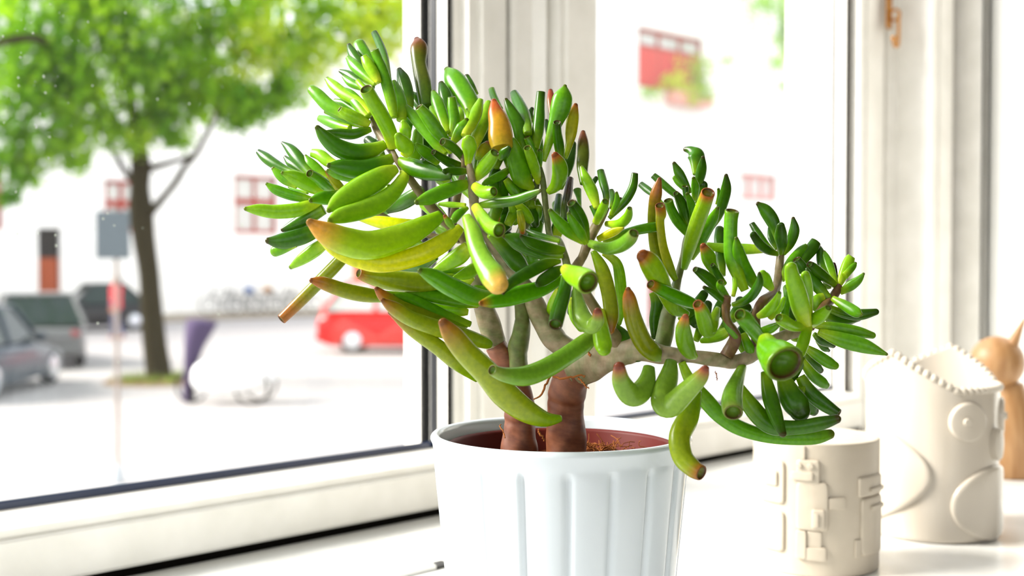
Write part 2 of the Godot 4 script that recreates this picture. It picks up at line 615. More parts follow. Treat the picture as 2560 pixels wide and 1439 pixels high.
	obj("eye_ring", g, M.brass, latch)
	g = Geo.new()
	var hook := PackedVector3Array()
	var hr := PackedFloat32Array()
	for i in 15:
		var a := i / 14.0
		var p := Vector3(0, 0.010 - 0.034 * a / 0.6, 0.013) if a < 0.6 else Vector3(-0.006 + 0.006 * cos((a - 0.6) / 0.4 * PI), -0.024 - 0.006 * sin((a - 0.6) / 0.4 * PI), 0.013)
		hook.append(p)
		hr.append(0.0021)
	g.tube(hook, hr, 8)
	obj("hook_rod", g, M.brass, latch)
	g = Geo.new()
	g.ball(Vector3(-0.012, -0.021, 0.013), Vector3.ONE * 0.0035, 12, 8)
	obj("knob", g, M.brass, latch)
	# flat strip along the sill, broken where its dark end shows by the pot
	g = Geo.new()
	g.prism(PackedVector2Array([Vector2(0.1267, -0.001), Vector2(0.1267, 0.0028), Vector2(0.1267 + 0.001, 0.0038), Vector2(0.1383 - 0.002, 0.0038), Vector2(0.1383, 0.0024), Vector2(0.1383, 0.0008), Vector2(0.1383 - 0.001, -0.001)]), 2, 1, -1.29, 0.5299)
	struct(obj("trim_2", g, M.sill), "thin white strip lying along the window sill with its end beside the pot", "strip")
	g = Geo.new()
	g.prism(PackedVector2Array([Vector2(0.1267 + 0.003, 0.0005), Vector2(0.1267 + 0.003, 0.003), Vector2(0.1383 - 0.0005, 0.0022), Vector2(0.1383 - 0.0005, 0.0005)]), 2, 1, 0.5299, 0.5299 + 0.012)
	obj("end_plug", g, M.gasket, get_node("trim_2"))
	g = Geo.new()
	g.prism(PackedVector2Array([Vector2(0.0449, -0.001), Vector2(0.0449 + 0.0005, 0.0010), Vector2(0.0449 + 0.10, 0.0010), Vector2(0.0449 + 0.103, -0.001)]), 2, 1, 0.56, 1.63)
	struct(obj("trim_3", g, M.sill), "low white step running along the window sill behind the ornaments", "sill step")

# ------------------------------------------------------------------ pot and plant
func flower_pot(at: Vector3) -> void:
	var pot := thing("flower_pot", "white glossy plastic flower pot with vertical flutes, holding the jade plant", "pot", at)
	var g := Geo.new()
	var flutes := 19
	var per := 16
	var seg := flutes * per
	var rows := []
	var put := func(r: float, y: float, groove: float) -> PackedVector3Array:
		var row := PackedVector3Array()
		for j in seg:
			var u := float(j % per) / per
			var d := minf(u, 1.0 - u) * 2.0          # 0 at the crease, 1 in the middle of a panel
			var cut := exp(-pow(d / 0.13, 2.0)) * 0.0019 - 0.0006 * (1.0 - pow(1.0 - d, 2.0)) + 0.0002
			var a := TAU * (j + per * 0.949) / seg
			var rr := r - cut * groove
			row.append(Vector3(rr * cos(a), y, -rr * sin(a)))
		return row
	var h := 0.1232
	rows.append(put.call(0.0, 0.0, 0.0))
	rows.append(put.call(0.0515, 0.0, 0.0))
	rows.append(put.call(0.0535, 0.002, 0.3))
	for i in 9:
		var t := i / 8.0
		rows.append(put.call(lerpf(0.0537, 0.0638, t), lerpf(0.004, h - 0.0142, t), 1.0))
	rows.append(put.call(0.0640, h - 0.0122, 0.75))
	rows.append(put.call(0.0642, h - 0.0105, 0.28))
	rows.append(put.call(0.06435, h - 0.0092, 0.0))
	rows.append(put.call(0.0650, h - 0.0050, 0.0))
	for i in 9:                                        # rolled lip
		var a := -0.15 + PI * i / 8.0 * 1.05
		rows.append(put.call(0.0636 + 0.0024 * cos(a), h - 0.0024 + 0.0024 * sin(a), 0.0))
	rows.append(put.call(0.0606, h - 0.009, 0.0))
	rows.append(put.call(0.0600, h - 0.030, 0.0))
	rows.append(put.call(0.0500, 0.004, 0.0))
	rows.append(put.call(0.0, 0.004, 0.0))
	g.loft(rows)
	obj("pot_body", g, M.pot, pot)
	var inner := thing("nursery_pot", "red-brown plastic nursery pot set inside the white flower pot", "pot", at)
	g = Geo.new()
	g.lathe(PackedVector2Array([Vector2(0.0, 0.006), Vector2(0.043, 0.006), Vector2(0.0565, h - 0.010), Vector2(0.0585, h - 0.0095), Vector2(0.0588, h - 0.0065), Vector2(0.0578, h - 0.0060), Vector2(0.0560, h - 0.0075), Vector2(0.0540, h - 0.022), Vector2(0.0500, h - 0.040), Vector2(0.0, h - 0.041)]), 72)
	obj("pot_body", g, M.inner_pot, inner)
	g = Geo.new()
	var rr := [0.0, 0.012, 0.024, 0.034, 0.042, 0.046, 0.0500]
	var srows := []
	for k in range(rr.size() - 1, -1, -1):
		var row := PackedVector3Array()
		for j in 40:
			var a := TAU * j / 40
			var x: float = rr[k] * cos(a)
			var z: float = -rr[k] * sin(a)
			var bump := 0.0082 * exp(-(pow(x - 0.027, 2.0) + pow(z - 0.004, 2.0)) / 0.00022)
			row.append(Vector3(x, h - 0.0180 + 0.0012 * sin(x * 400.0 + z * 170.0) * sin(z * 330.0) + bump, z))
		srows.append(row)
	g.loft(srows)
	var soil := obj("soil", g, M.soil)
	soil.position = at
	soil.set_meta("kind", "stuff")
	soil.set_meta("label", "dark brown potting soil with coir fibres in the nursery pot")
	soil.set_meta("category", "soil")
	g = Geo.new()
	for i in 130:
		var a := rng.randf() * TAU
		var q := sqrt(rng.randf()) * 0.045
		var p := Vector3(q * cos(a), h - 0.0175, q * sin(a))
		if i < 75:
			p = Vector3(0.027 + rng.randfn() * 0.008, h - 0.0112, 0.004 + rng.randfn() * 0.007)
		var pts := PackedVector3Array()
		var rad := PackedFloat32Array()
		var d := Vector3(rng.randfn(), 0.5 + absf(rng.randfn()) * 0.5, rng.randfn()).normalized() * rng.randf_range(0.002, 0.0055)
		for k in 5:
			pts.append(p)
			rad.append(0.00022)
			p += d * 0.45
			d += Vector3(rng.randfn(), rng.randfn() - 0.5, rng.randfn()) * 0.0012
		g.tube(pts, rad, 5)
	var fib := obj("coir_fibre", g, M.fibre, soil)
	fib.set_meta("kind", "stuff")

# pigments of a leaf: base, middle, tip, where the tip colour starts, cup
var PIG := {}
func pigments() -> void:
	var green := Color(0.40, 0.60, 0.12)
	PIG = {
		"d": [Color(0.52, 0.68, 0.08), Color(0.25, 0.46, 0.03), Color(0.20, 0.34, 0.04), 0.80],
		"e": [Color(0.64, 0.78, 0.10), Color(0.28, 0.53, 0.03), Color(0.31, 0.52, 0.05), 0.85],
		"g": [Color(0.66, 0.80, 0.12), Color(0.40, 0.66, 0.05), Color(0.42, 0.62, 0.08), 0.86],
		"n": [Color(0.50, 0.67, 0.10), Color(0.31, 0.52, 0.08), Color(0.42, 0.55, 0.18), 0.86],
		"l": [Color(0.82, 0.89, 0.20), Color(0.58, 0.79, 0.09), Color(0.55, 0.74, 0.11), 0.86],
		"y": [Color(0.78, 0.85, 0.10), Color(0.87, 0.88, 0.04), Color(0.82, 0.84, 0.10), 0.75],
		"o": [Color(0.80, 0.66, 0.16), Color(0.82, 0.60, 0.14), Color(0.80, 0.38, 0.17), 0.66],
		"b": [Color(0.34, 0.50, 0.05), Color(0.38, 0.42, 0.06), Color(0.52, 0.28, 0.14), 0.66],
		"f": [Color(0.58, 0.72, 0.10), Color(0.72, 0.72, 0.11), Color(0.70, 0.40, 0.13), 0.82],
		"r": [Color(0.40, 0.48, 0.10), Color(0.54, 0.36, 0.17), Color(0.58, 0.26, 0.16), 0.6],
		"h": [Color(0.60, 0.75, 0.10), Color(0.48, 0.67, 0.07), Color(0.80, 0.42, 0.18), 0.88],
		"i": [Color(0.54, 0.70, 0.08), Color(0.60, 0.66, 0.09), Color(0.66, 0.42, 0.14), 0.80],
		"j": [Color(0.48, 0.64, 0.08), Color(0.54, 0.58, 0.08), Color(0.66, 0.40, 0.14), 0.70],
		"k": [Color(0.56, 0.78, 0.06), Color(0.64, 0.81, 0.08), Color(0.90, 0.66, 0.26), 0.74],
		"q": [Color(0.48, 0.72, 0.06), Color(0.37, 0.66, 0.04), Color(0.76, 0.50, 0.12), 0.92],
		"s": [Color(0.54, 0.71, 0.20), Color(0.46, 0.66, 0.18), Color(0.54, 0.64, 0.26), 0.86],
		"t": [Color(0.50, 0.67, 0.20), Color(0.52, 0.67, 0.20), Color(0.66, 0.32, 0.20), 0.93],
		"u": [Color(0.54, 0.72, 0.12), Color(0.50, 0.70, 0.16), Color(0.86, 0.68, 0.32), 0.86],
		"v": [Color(0.20, 0.30, 0.08), Color(0.20, 0.24, 0.07), Color(0.22, 0.13, 0.07), 0.5],
		"w": [Color(0.54, 0.74, 0.08), Color(0.62, 0.77, 0.08), Color(0.80, 0.46, 0.18), 0.90],
	}

func curve(p: Array, t: float) -> Vector4:
	var f := t * (p.size() - 1)
	var i := mini(int(f), p.size() - 2)
	var u := f - i
	var a: Vector4 = p[maxi(i - 1, 0)]
	var b: Vector4 = p[i]
	var c: Vector4 = p[i + 1]
	var d: Vector4 = p[mini(i + 2, p.size() - 1)]
	return 0.5 * (2.0 * b + (c - a) * u + (2.0 * a - 5.0 * b + 4.0 * c - d) * u * u + (3.0 * b - a - 3.0 * c + d) * u * u * u)

func spine(m: Array) -> Array:
	var p := []
	for i in range(0, m.size(), 4):
		p.append(Vector4(m[i], m[i + 1], m[i + 2], m[i + 3]) * 0.001)
	return p

var plant: Node3D
var n_leaf := 0

# one fleshy leaf from base to tip: millimetres x, y, z, width in fours. c ends in a sucker cup, p in a point, r in a round end
func leaf(kind: String, pig: String, m: Array, label := "") -> void:
	n_leaf += 1
	var p := spine(m)
	var seg := 18
	var steps := 8 + 4 * p.size()
	var flat := 0.80 if kind == "c" else 0.66
	var base := srgb_lin(PIG[pig][0])
	var midc := srgb_lin(PIG[pig][1])
	var tipc := srgb_lin(PIG[pig][2])
	var start: float = PIG[pig][3]
	var dark := srgb_lin(Color(0.30, 0.13, 0.08))
	var hue := 0.90 + 0.20 * rng.randf()
	var rows := []
	var cols := []
	var pts := []
	for i in steps + 1:
		pts.append(curve(p, i / float(steps)))
	var side := Vector3.ZERO
	var lastd := Vector3.UP
	var size := 0.0
	for i in steps + 1:
		var q: Vector4 = pts[i]
		var at := Vector3(q.x, q.y, q.z)
		var n0: Vector4 = pts[maxi(i - 1, 0)]
		var n1: Vector4 = pts[mini(i + 1, steps)]
		var d := (Vector3(n1.x, n1.y, n1.z) - Vector3(n0.x, n0.y, n0.z)).normalized()
		if i == 0:
			side = d.cross(Vector3.BACK if absf(d.z) < 0.93 else Vector3.UP).normalized()
		else:                                          # the broad side stays turned the way the leaf bends
			var want := d.cross(Vector3.BACK)
			if want.length() > 0.30:
				side = side.lerp(want.normalized() * (1.0 if want.dot(side) >= 0.0 else -1.0), 0.6)
		side = (side - d * side.dot(d)).normalized()
		var up := d.cross(side)
		var r := maxf(q.w * 0.5, 0.0006)
		var t := i / float(steps)
		var tilt := 0.0
		if kind == "c":
			tilt = 0.45 * smoothstep(0.70, 1.0, t)
		var col := base.lerp(midc, smoothstep(0.02, 0.38, t)).lerp(tipc, smoothstep(start - 0.12, minf(start + 0.2, 1.0), t))
		col = Color(col.r * hue, col.g * (0.6 + 0.4 * hue), col.b)
		if kind == "p":
			col = col.lerp(dark, 0.55 * smoothstep(0.95, 1.0, t))
		var row := PackedVector3Array()
		var cr := PackedColorArray()
		for j in seg:
			var a := TAU * j / seg
			var o := side * cos(a) * r + up * sin(a) * r * flat
			# a faint groove along the inner face
			o -= up * r * 0.10 * exp(-pow((sin(a) - 1.0) / 0.25, 2.0)) * sin(PI * minf(t * 1.1, 1.0))
			row.append(at + o - d * tilt * o.z)
			cr.append(col)
		rows.append(row)
		cols.append(cr)
		lastd = d
		size = r
	var q0: Vector4 = pts[0]
	var end: Vector4 = pts[steps]
	var e := Vector3(end.x, end.y, end.z)
	var up2 := lastd.cross(side)
	var tail := func(k: float, ahead: float, c: Color, tilt: float) -> void:
		var row := PackedVector3Array()
		var cr := PackedColorArray()
		for j in seg:
			var a := TAU * j / seg
			var o := (side * cos(a) + up2 * sin(a) * flat) * size * k
			row.append(e + o - lastd * tilt * o.z + lastd * size * ahead)
			cr.append(c)
		rows.append(row)
		cols.append(cr)
	var lip := dark.lerp(tipc, 0.45)
	if kind == "c":
		var cup := srgb_lin(Color(0.34, 0.52, 0.10)).lerp(tipc, 0.3)
		tail.call(0.97, 0.08, lip.lerp(tipc, 0.4), 0.45)
		tail.call(0.86, 0.13, lip, 0.45)
		tail.call(0.76, 0.06, dark, 0.45)
		tail.call(0.66, -0.16, dark.lerp(cup, 0.6), 0.45)
		tail.call(0.48, -0.42, cup, 0.45)
		tail.call(0.25, -0.55, cup, 0.45)
		tail.call(0.0, -0.58, cup, 0.45)
	else:
		var tc := tipc.lerp(dark, 0.55) if kind == "p" else tipc
		for k in [[0.92, 0.36], [0.74, 0.62], [0.48, 0.82], [0.2, 0.93], [0.0, 0.96]]:
			tail.call(k[0], k[1], tc, 0.0)
	var start_row := PackedVector3Array()
	start_row.resize(seg)
	start_row.fill(Vector3(q0.x, q0.y, q0.z))
	var sc := PackedColorArray()
	sc.resize(seg)
	sc.fill(base)
	rows.push_front(start_row)
	cols.push_front(sc)
	var g := Geo.new()
	g.loft(rows, true, cols)
	var o := obj("leaf", g, M.leaf, plant, true)
	if label:
		part_label(o, label)

func srgb_lin(c: Color) -> Color:
	return c.srgb_to_linear()

const BARK := {"w": [Color(0.42, 0.235, 0.15), Color(0.56, 0.35, 0.24)], "g": [Color(0.66, 0.60, 0.50), Color(0.50, 0.52, 0.36)], "b": [Color(0.56, 0.50, 0.36), Color(0.44, 0.42, 0.24)], "n": [Color(0.46, 0.50, 0.28), Color(0.36, 0.46, 0.18)], "v": [Color(0.40, 0.26, 0.18), Color(0.48, 0.40, 0.22)]}

func stem(called: String, kind: String, m: Array) -> void:
	var p := spine(m)
	var steps := 16 * (p.size() - 1)
	var seg := 22
	var rows := []
	var cols := []
	var side := Vector3.RIGHT
	var c0 := srgb_lin(BARK[kind][0])
	var c1 := srgb_lin(BARK[kind][1])
	var scar := rng.randf() * 3.0
	for i in steps + 1:
		var q := curve(p, i / float(steps))
		var b := curve(p, maxf(i - 0.5, 0.0) / steps)
		var e := curve(p, minf(i + 0.5, steps) / steps)
		var d := (Vector3(e.x, e.y, e.z) - Vector3(b.x, b.y, b.z)).normalized()
		if i == 0:
			side = d.cross(Vector3.BACK if absf(d.z) < 0.9 else Vector3.UP).normalized()
		side = (side - d * side.dot(d)).normalized()
		var up := d.cross(side)
		# leaf scars ring the stem
		var ring := 1.0 + 0.025 * sin(i * 0.28 + scar * 2.0) + 0.02 * sin(i * 0.13 + scar) - 0.045 * pow(maxf(0.0, sin(i * 0.19 + scar + 0.6 * sin(i * 0.11))), 20.0)
		var r := q.w * 0.5 * ring
		var row := PackedVector3Array()
		var cr := PackedColorArray()
		for j in seg:
			var a := TAU * j / seg
			var w := 1.0 + 0.055 * sin(a * 3.0 + i * 0.10 + scar) + 0.025 * sin(a * 5.0 - i * 0.22) + 0.02 * sin(a * 2.0 + i * 0.19)
			row.append(Vector3(q.x, q.y, q.z) + (side * cos(a) + up * sin(a)) * r * w)
			cr.append(c0.lerp(c1, clampf(0.5 + 0.45 * sin(a * 2.0 + i * 0.35 + scar) * sin(i * 0.21 + a) + (rng.randf() - 0.5) * 0.35, 0.0, 1.0)))
		rows.append(row)
		cols.append(cr)
	for endr in [0, rows.size() - 1]:
		var cap := PackedVector3Array()
		cap.resize(seg)
		var s := Vector3.ZERO
		for v in rows[endr]:
			s += v / seg
		cap.fill(s)
		if endr == 0:
			rows.push_front(cap)
			cols.push_front(cols[0])
		else:
			rows.push_back(cap)
			cols.push_back(cols[cols.size() - 1])
	var g := Geo.new()
	g.loft(rows, true, cols)
	obj(called, g, M.stem, plant, true)

func jade_plant(at: Vector3) -> void:
	pigments()
	# its own axes: x to the right and z forward as one stands before it, y up from the rim of the pot
	plant = thing("jade_plant", "branching jade plant with finger-like green leaves growing in the white pot", "plant", at + Vector3(0, 0.105, 0), -0.77549)
	var lift := Node3D.new()
	lift.free()
	stem("trunk", "w", [1.8, 7.1, 20.0, 19.6, 1.5, 18.9, 20.0, 19.4, 2.0, 32.9, 22.0, 18.6, 3.2, 45.1, 26.0, 17.1, 7.2, 53.2, 30.0, 15.8])
	stem("trunk", "w", [-20.8, 5.7, 12.0, 18.3, -21.0, 15.7, 12.0, 17.5, -20.4, 27.7, 12.0, 15.5, -21.2, 38.7, 12.0, 12.3, -25.1, 48.6, 12.0, 11.5, -29.1, 56.6, 12.0, 11.1, -32.7, 63.1, 12.0, 10.7])
	stem("branch", "g", [6.1, 52.3, 30.0, 16.6, 13.4, 56.7, 36.0, 16.8, 22.4, 59.6, 42.0, 13.2, 33.1, 63.3, 48.0, 11.2, 43.5, 61.9, 54.0, 9.2, 55.9, 61.5, 58.0, 6.2, 68.4, 60.0, 60.0, 6.6, 75.7, 58.7, 60.0, 6.2, 83.0, 60.9, 60.0, 6.6, 89.7, 65.0, 58.0, 6.2, 97.5, 69.2, 56.0, 5.5, 105.3, 71.7, 54.0, 5.2, 113.7, 73.8, 52.0, 3.3])
	stem("branch", "g", [-32.7, 62.3, 12.0, 10.3, -35.5, 71.5, 12.0, 11.1, -38.2, 81.4, 12.0, 10.7, -40.5, 95.4, 15.0, 9.1, -41.3, 107.2, 22.0, 6.2, -41.4, 122.3, 38.0, 4.9, -42.7, 134.3, 44.0, 4.5, -43.8, 144.4, 46.0, 3.5, -45.3, 152.8, 46.0, 2.8])
	stem("branch", "n", [-23.2, 40.6, 12.0, 9.1, -21.6, 49.8, 14.0, 10.3, -21.8, 59.9, 16.0, 9.9, -20.4, 69.5, 18.0, 8.8, -19.8, 77.7, 18.0, 7.5, -20.8, 91.5, 18.0, 6.7, -22.8, 107.2, 16.0, 5.9, -18.8, 123.0, 12.0, 5.1, -13.9, 138.8, 12.0, 4.0, -10.9, 148.6, 14.0, 2.8])
	stem("branch", "g", [6.6, 54.0, 28.0, 11.6, 4.7, 60.3, 26.0, 11.2, -3.0, 66.3, 24.0, 11.7, -10.7, 76.9, 22.0, 10.3, -15.4, 87.6, 20.0, 9.4, -22.8, 97.4, 20.0, 7.0, -29.6, 106.2, 22.0, 6.2, -35.3, 114.9, 28.0, 5.4, -40.9, 122.3, 36.0, 4.6])
	stem("branch", "b", [27.9, 62.1, 44.0, 8.3, 16.3, 79.2, 48.0, 5.6, 4.7, 97.9, 55.0, 4.8, 4.3, 101.6, 55.0, 4.6, 8.0, 107.1, 52.0, 4.4, 10.9, 114.2, 50.0, 4.5, 15.4, 122.4, 46.0, 4.5, 20.2, 129.8, 40.0, 2.3])
	stem("branch", "n", [1.7, 96.2, 60.0, 3.6, -0.6, 107.1, 58.0, 3.3, -2.7, 114.6, 45.0, 3.0, -6.3, 116.8, 25.0, 3.1, -7.9, 128.7, 18.0, 3.1, -9.6, 144.5, 16.0, 2.9, -10.9, 151.5, 14.0, 2.0])
	stem("branch", "n", [45.6, 61.7, 40.0, 7.6, 47.9, 68.9, 34.0, 8.0, 50.6, 77.2, 28.0, 8.1, 53.6, 84.7, 22.0, 6.6, 56.4, 94.4, 16.0, 4.3, 60.4, 107.2, 10.0, 3.6, 62.5, 115.2, 6.0, 3.4, 64.6, 121.2, 4.0, 2.4])
	stem("branch", "v", [87.9, 64.6, 58.0, 5.5, 86.6, 76.0, 58.0, 4.4, 87.0, 82.5, 60.0, 4.0, 90.6, 86.5, 56.0, 4.6, 97.6, 89.3, 44.0, 4.5, 102.1, 92.8, 32.0, 4.2])
	stem("branch", "b", [99.6, 90.5, 40.0, 3.8, 103.4, 95.6, 28.0, 4.1, 106.1, 102.3, 20.0, 4.1, 107.7, 110.7, 16.0, 3.9])
	stem("branch", "v", [113.7, 73.8, 52.0, 3.3, 117.4, 78.7, 46.0, 3.4, 123.2, 82.9, 38.0, 4.2, 129.5, 87.5, 30.0, 4.4, 133.6, 92.5, 26.0, 3.9])
	stem("branch", "v", [72.6, 61.6, 62.0, 5.8, 75.3, 66.7, 62.0, 6.0, 76.3, 71.2, 64.0, 5.4, 71.6, 78.4, 70.0, 3.6, 70.3, 84.0, 74.0, 3.9, 70.5, 89.4, 76.0, 3.2])
	stem("branch", "b", [-42.2, 107.2, 24.0, 5.0, -50.1, 117.9, 22.0, 5.5, -58.7, 125.6, 24.0, 5.4, -67.1, 135.1, 28.0, 4.6, -74.5, 145.4, 32.0, 3.8, -79.8, 153.0, 32.0, 3.1, -82.9, 158.1, 28.0, 3.5, -88.1, 164.7, 20.0, 4.3, -91.9, 170.0, 16.0, 3.1, -93.9, 176.3, 12.0, 2.4])
	stem("branch", "b", [-50.1, 115.0, 22.0, 3.5, -64.0, 117.0, 18.0, 3.1, -80.0, 123.0, 14.0, 3.0, -94.0, 129.9, 12.0, 2.8, -108.4, 137.1, 8.0, 2.4, -120.8, 143.2, 5.0, 1.8])
	stem("branch", "b", [-53.9, 122.7, 24.0, 4.3, -50.7, 138.0, 28.0, 3.5, -47.4, 148.6, 40.0, 2.8, -48.3, 156.1, 40.0, 2.3])
	leaf("c", "d", [-85.9, 194.0, 12.4, 3.7, -89.4, 207.8, -2.8, 4.4, -93.0, 216.6, -12.4, 4.1, -96.4, 223.4, -20.0, 3.4])
	leaf("c", "g", [-82.1, 174.3, 21.0, 3.6, -84.2, 185.2, 19.1, 5.7, -87.8, 197.2, 17.0, 5.5, -90.4, 203.7, 15.8, 4.7, -92.3, 208.2, 15.0, 4.6])
	leaf("p", "d", [-92.5, 192.5, 12.3, 2.4, -99.7, 202.1, 4.4, 4.8, -104.9, 209.1, -1.3, 5.1, -107.5, 214.2, -5.0, 2.4])
	leaf("c", "g", [-91.1, 190.8, 20.6, 2.1, -96.9, 196.0, 15.1, 4.8, -102.5, 201.3, 9.6, 5.8, -106.7, 206.5, 5.0, 2.9])
	leaf("r", "g", [-90.6, 195.0, 5.5, 3.2, -97.0, 205.8, -2.7, 5.9, -100.5, 210.4, -6.5, 7.3, -103.0, 215.4, -10.0, 6.5])
	leaf("c", "l", [-89.6, 191.5, 20.7, 3.1, -92.0, 195.9, 18.9, 5.4, -95.2, 201.1, 16.7, 5.7, -97.5, 205.4, 15.0, 3.6])
	leaf("p", "d", [-94.0, 191.2, 4.1, 2.7, -101.4, 195.0, -1.4, 4.3, -107.6, 199.3, -6.3, 4.6, -112.7, 201.9, -10.0, 2.0])
	leaf("p", "g", [-94.9, 189.8, 6.7, 2.6, -102.1, 192.5, 1.6, 3.9, -106.5, 195.0, -1.7, 4.3, -110.4, 198.3, -5.0, 1.9])
	leaf("p", "l", [-94.0, 176.4, 19.0, 3.1, -99.5, 182.4, 13.9, 5.0, -108.3, 187.7, 7.7, 5.8, -114.4, 192.9, 2.8, 5.3, -117.8, 196.3, 0.0, 2.7])
	leaf("r", "g", [-99.3, 173.0, 19.6, 3.1, -109.3, 178.0, 14.3, 6.0, -115.8, 181.9, 10.7, 6.8, -121.3, 187.3, 7.1, 6.3, -124.7, 190.3, 5.0, 5.0])
	leaf("p", "g", [-95.0, 175.0, 18.8, 4.7, -100.0, 181.5, 13.7, 6.3, -105.6, 187.6, 8.6, 5.3, -110.6, 191.0, 5.0, 1.9])
	leaf("p", "g", [-96.1, 175.1, 13.7, 2.9, -102.7, 179.7, 8.3, 4.5, -108.3, 183.2, 3.9, 4.8, -113.9, 185.3, 0.0, 2.7])
	leaf("c", "l", [-93.8, 185.5, 20.3, 2.8, -99.4, 191.7, 12.7, 3.1, -101.4, 194.1, 10.0, 2.4])
	leaf("c", "l", [-82.0, 158.9, 29.3, 5.1, -82.9, 165.3, 32.8, 7.1, -86.6, 173.7, 37.9, 7.5, -90.3, 180.2, 42.1, 7.0, -92.6, 184.7, 45.0, 6.7])
	leaf("p", "g", [-96.0, 170.8, 18.9, 3.1, -104.0, 173.6, 13.8, 4.7, -111.1, 177.1, 9.1, 4.2, -117.7, 179.5, 5.0, 2.7])
	leaf("c", "l", [-94.4, 171.2, 18.3, 4.1, -99.9, 174.0, 19.0, 6.2, -104.7, 176.1, 19.5, 6.0, -108.5, 178.7, 20.0, 3.6])
	leaf("c", "g", [-104.2, 169.9, 16.3, 3.1, -111.2, 172.3, 8.2, 5.3, -117.3, 175.1, 1.2, 5.3, -122.8, 177.4, -5.0, 3.3])
	leaf("p", "d", [-93.6, 169.1, 18.9, 2.6, -96.9, 168.1, 19.9, 4.1, -102.5, 166.4, 21.5, 5.2, -109.0, 166.7, 23.4, 4.6, -114.6, 167.0, 25.0, 2.1])
	leaf("p", "e", [-85.7, 160.9, 29.1, 4.3, -91.6, 157.7, 32.0, 7.6, -99.3, 156.0, 35.5, 9.1, -106.8, 158.3, 39.1, 8.5, -112.4, 162.9, 42.5, 6.5, -115.5, 167.0, 45.0, 2.8])
	leaf("p", "e", [-81.2, 155.0, 30.5, 3.8, -86.7, 151.4, 33.5, 7.6, -95.2, 148.3, 37.8, 9.3, -105.4, 148.8, 42.7, 7.5, -110.1, 149.4, 45.0, 2.8])
	leaf("p", "g", [-82.6, 152.1, 30.7, 3.0, -90.2, 146.3, 32.0, 5.6, -99.6, 145.3, 33.2, 6.1, -107.5, 146.1, 34.3, 5.0, -112.2, 147.6, 35.0, 2.3])
	leaf("c", "l", [-111.0, 152.0, 13.7, 3.7, -115.9, 154.2, 10.7, 5.8, -120.3, 157.5, 7.7, 5.8, -125.0, 158.9, 5.0, 4.2])
	leaf("c", "g", [-56.4, 156.2, 28.1, 3.1, -59.9, 159.7, 26.0, 5.1, -66.0, 167.4, 22.0, 6.2, -72.6, 175.1, 17.8, 6.0, -77.5, 180.2, 15.0, 4.2])
	leaf("c", "g", [-53.5, 156.6, 29.1, 3.1, -55.9, 160.8, 29.2, 4.6, -60.6, 167.0, 29.5, 6.6, -65.4, 173.7, 29.8, 6.4, -69.2, 178.4, 30.0, 4.7])
	leaf("r", "l", [-76.5, 159.3, 30.0, 3.1, -75.5, 164.6, 30.0, 4.8, -76.0, 167.9, 30.0, 5.7, -76.8, 171.1, 30.0, 3.0])
	leaf("r", "l", [-75.4, 154.5, 41.8, 4.0, -74.0, 157.1, 44.2, 7.4, -75.8, 160.1, 47.3, 7.2, -77.3, 162.6, 50.0, 4.1])
	leaf("p", "d", [-75.4, 176.8, 7.9, 3.2, -76.9, 185.5, 1.8, 5.9, -78.3, 191.6, -2.4, 7.0, -80.4, 197.8, -6.7, 6.5, -82.4, 202.5, -10.0, 3.0])
	leaf("r", "g", [-78.7, 173.4, 19.8, 4.7, -79.3, 180.9, 14.5, 6.8, -81.6, 188.5, 9.1, 5.9, -83.7, 194.2, 5.0, 2.6])
	leaf("p", "b", [-68.0, 182.1, 0.8, 6.9, -70.1, 194.9, -7.9, 8.4, -72.7, 206.3, -15.6, 7.7, -73.4, 216.2, -22.0, 9.1, -74.7, 220.8, -25.0, 3.3])
	leaf("r", "n", [-64.2, 174.8, 3.8, 4.3, -68.6, 180.9, -1.3, 6.5, -73.0, 186.6, -6.1, 6.5, -77.3, 190.5, -10.0, 3.9])
	leaf("p", "d", [-55.7, 173.6, 10.0, 3.7, -57.2, 182.2, 3.9, 5.8, -59.0, 189.4, -1.1, 6.0, -60.7, 195.0, -5.0, 3.0])
	leaf("p", "g", [-56.1, 166.6, 24.3, 3.6, -58.9, 175.5, 18.5, 6.3, -61.6, 183.0, 13.7, 6.3, -63.8, 188.6, 10.0, 2.4])
	leaf("r", "l", [-61.1, 171.3, 21.7, 3.1, -63.2, 176.6, 17.7, 3.7, -64.5, 180.2, 15.0, 2.1])
	leaf("c", "g", [-54.2, 164.7, 23.8, 3.1, -52.8, 173.1, 22.2, 5.2, -53.6, 179.6, 20.9, 5.2, -54.1, 184.5, 20.0, 4.1])
	leaf("p", "g", [-44.6, 173.8, 7.5, 4.2, -45.3, 182.0, 1.9, 9.3, -49.8, 189.8, -4.3, 11.6, -54.9, 198.4, -10.9, 10.3, -58.4, 203.6, -15.0, 3.3])
	leaf("p", "d", [-43.2, 190.4, -12.4, 2.7, -45.9, 196.2, -16.6, 3.3, -48.3, 200.8, -20.0, 2.8])
	leaf("p", "g", [-53.2, 162.2, 25.0, 3.1, -50.8, 166.1, 25.0, 5.7, -48.3, 169.5, 25.0, 6.7, -46.8, 172.8, 25.0, 2.6])
	leaf("c", "l", [-47.7, 164.8, 28.4, 3.6, -44.1, 172.1, 23.1, 6.3, -41.8, 178.4, 18.8, 5.8, -40.1, 184.2, 15.0, 2.7])
	leaf("c", "n", [-46.9, 152.1, 36.6, 3.0, -50.0, 155.9, 41.6, 4.0, -53.5, 158.8, 46.3, 4.5, -56.8, 160.0, 50.0, 3.9])
	leaf("r", "l", [-45.4, 149.5, 45.8, 2.7, -44.8, 153.8, 49.5, 4.7, -44.5, 157.5, 52.7, 7.1, -44.6, 160.0, 55.0, 6.1])
	leaf("c", "d", [-48.0, 149.9, 35.1, 2.8, -53.4, 150.9, 40.6, 4.5, -57.3, 152.8, 45.3, 4.0, -61.0, 155.2, 50.0, 2.8])
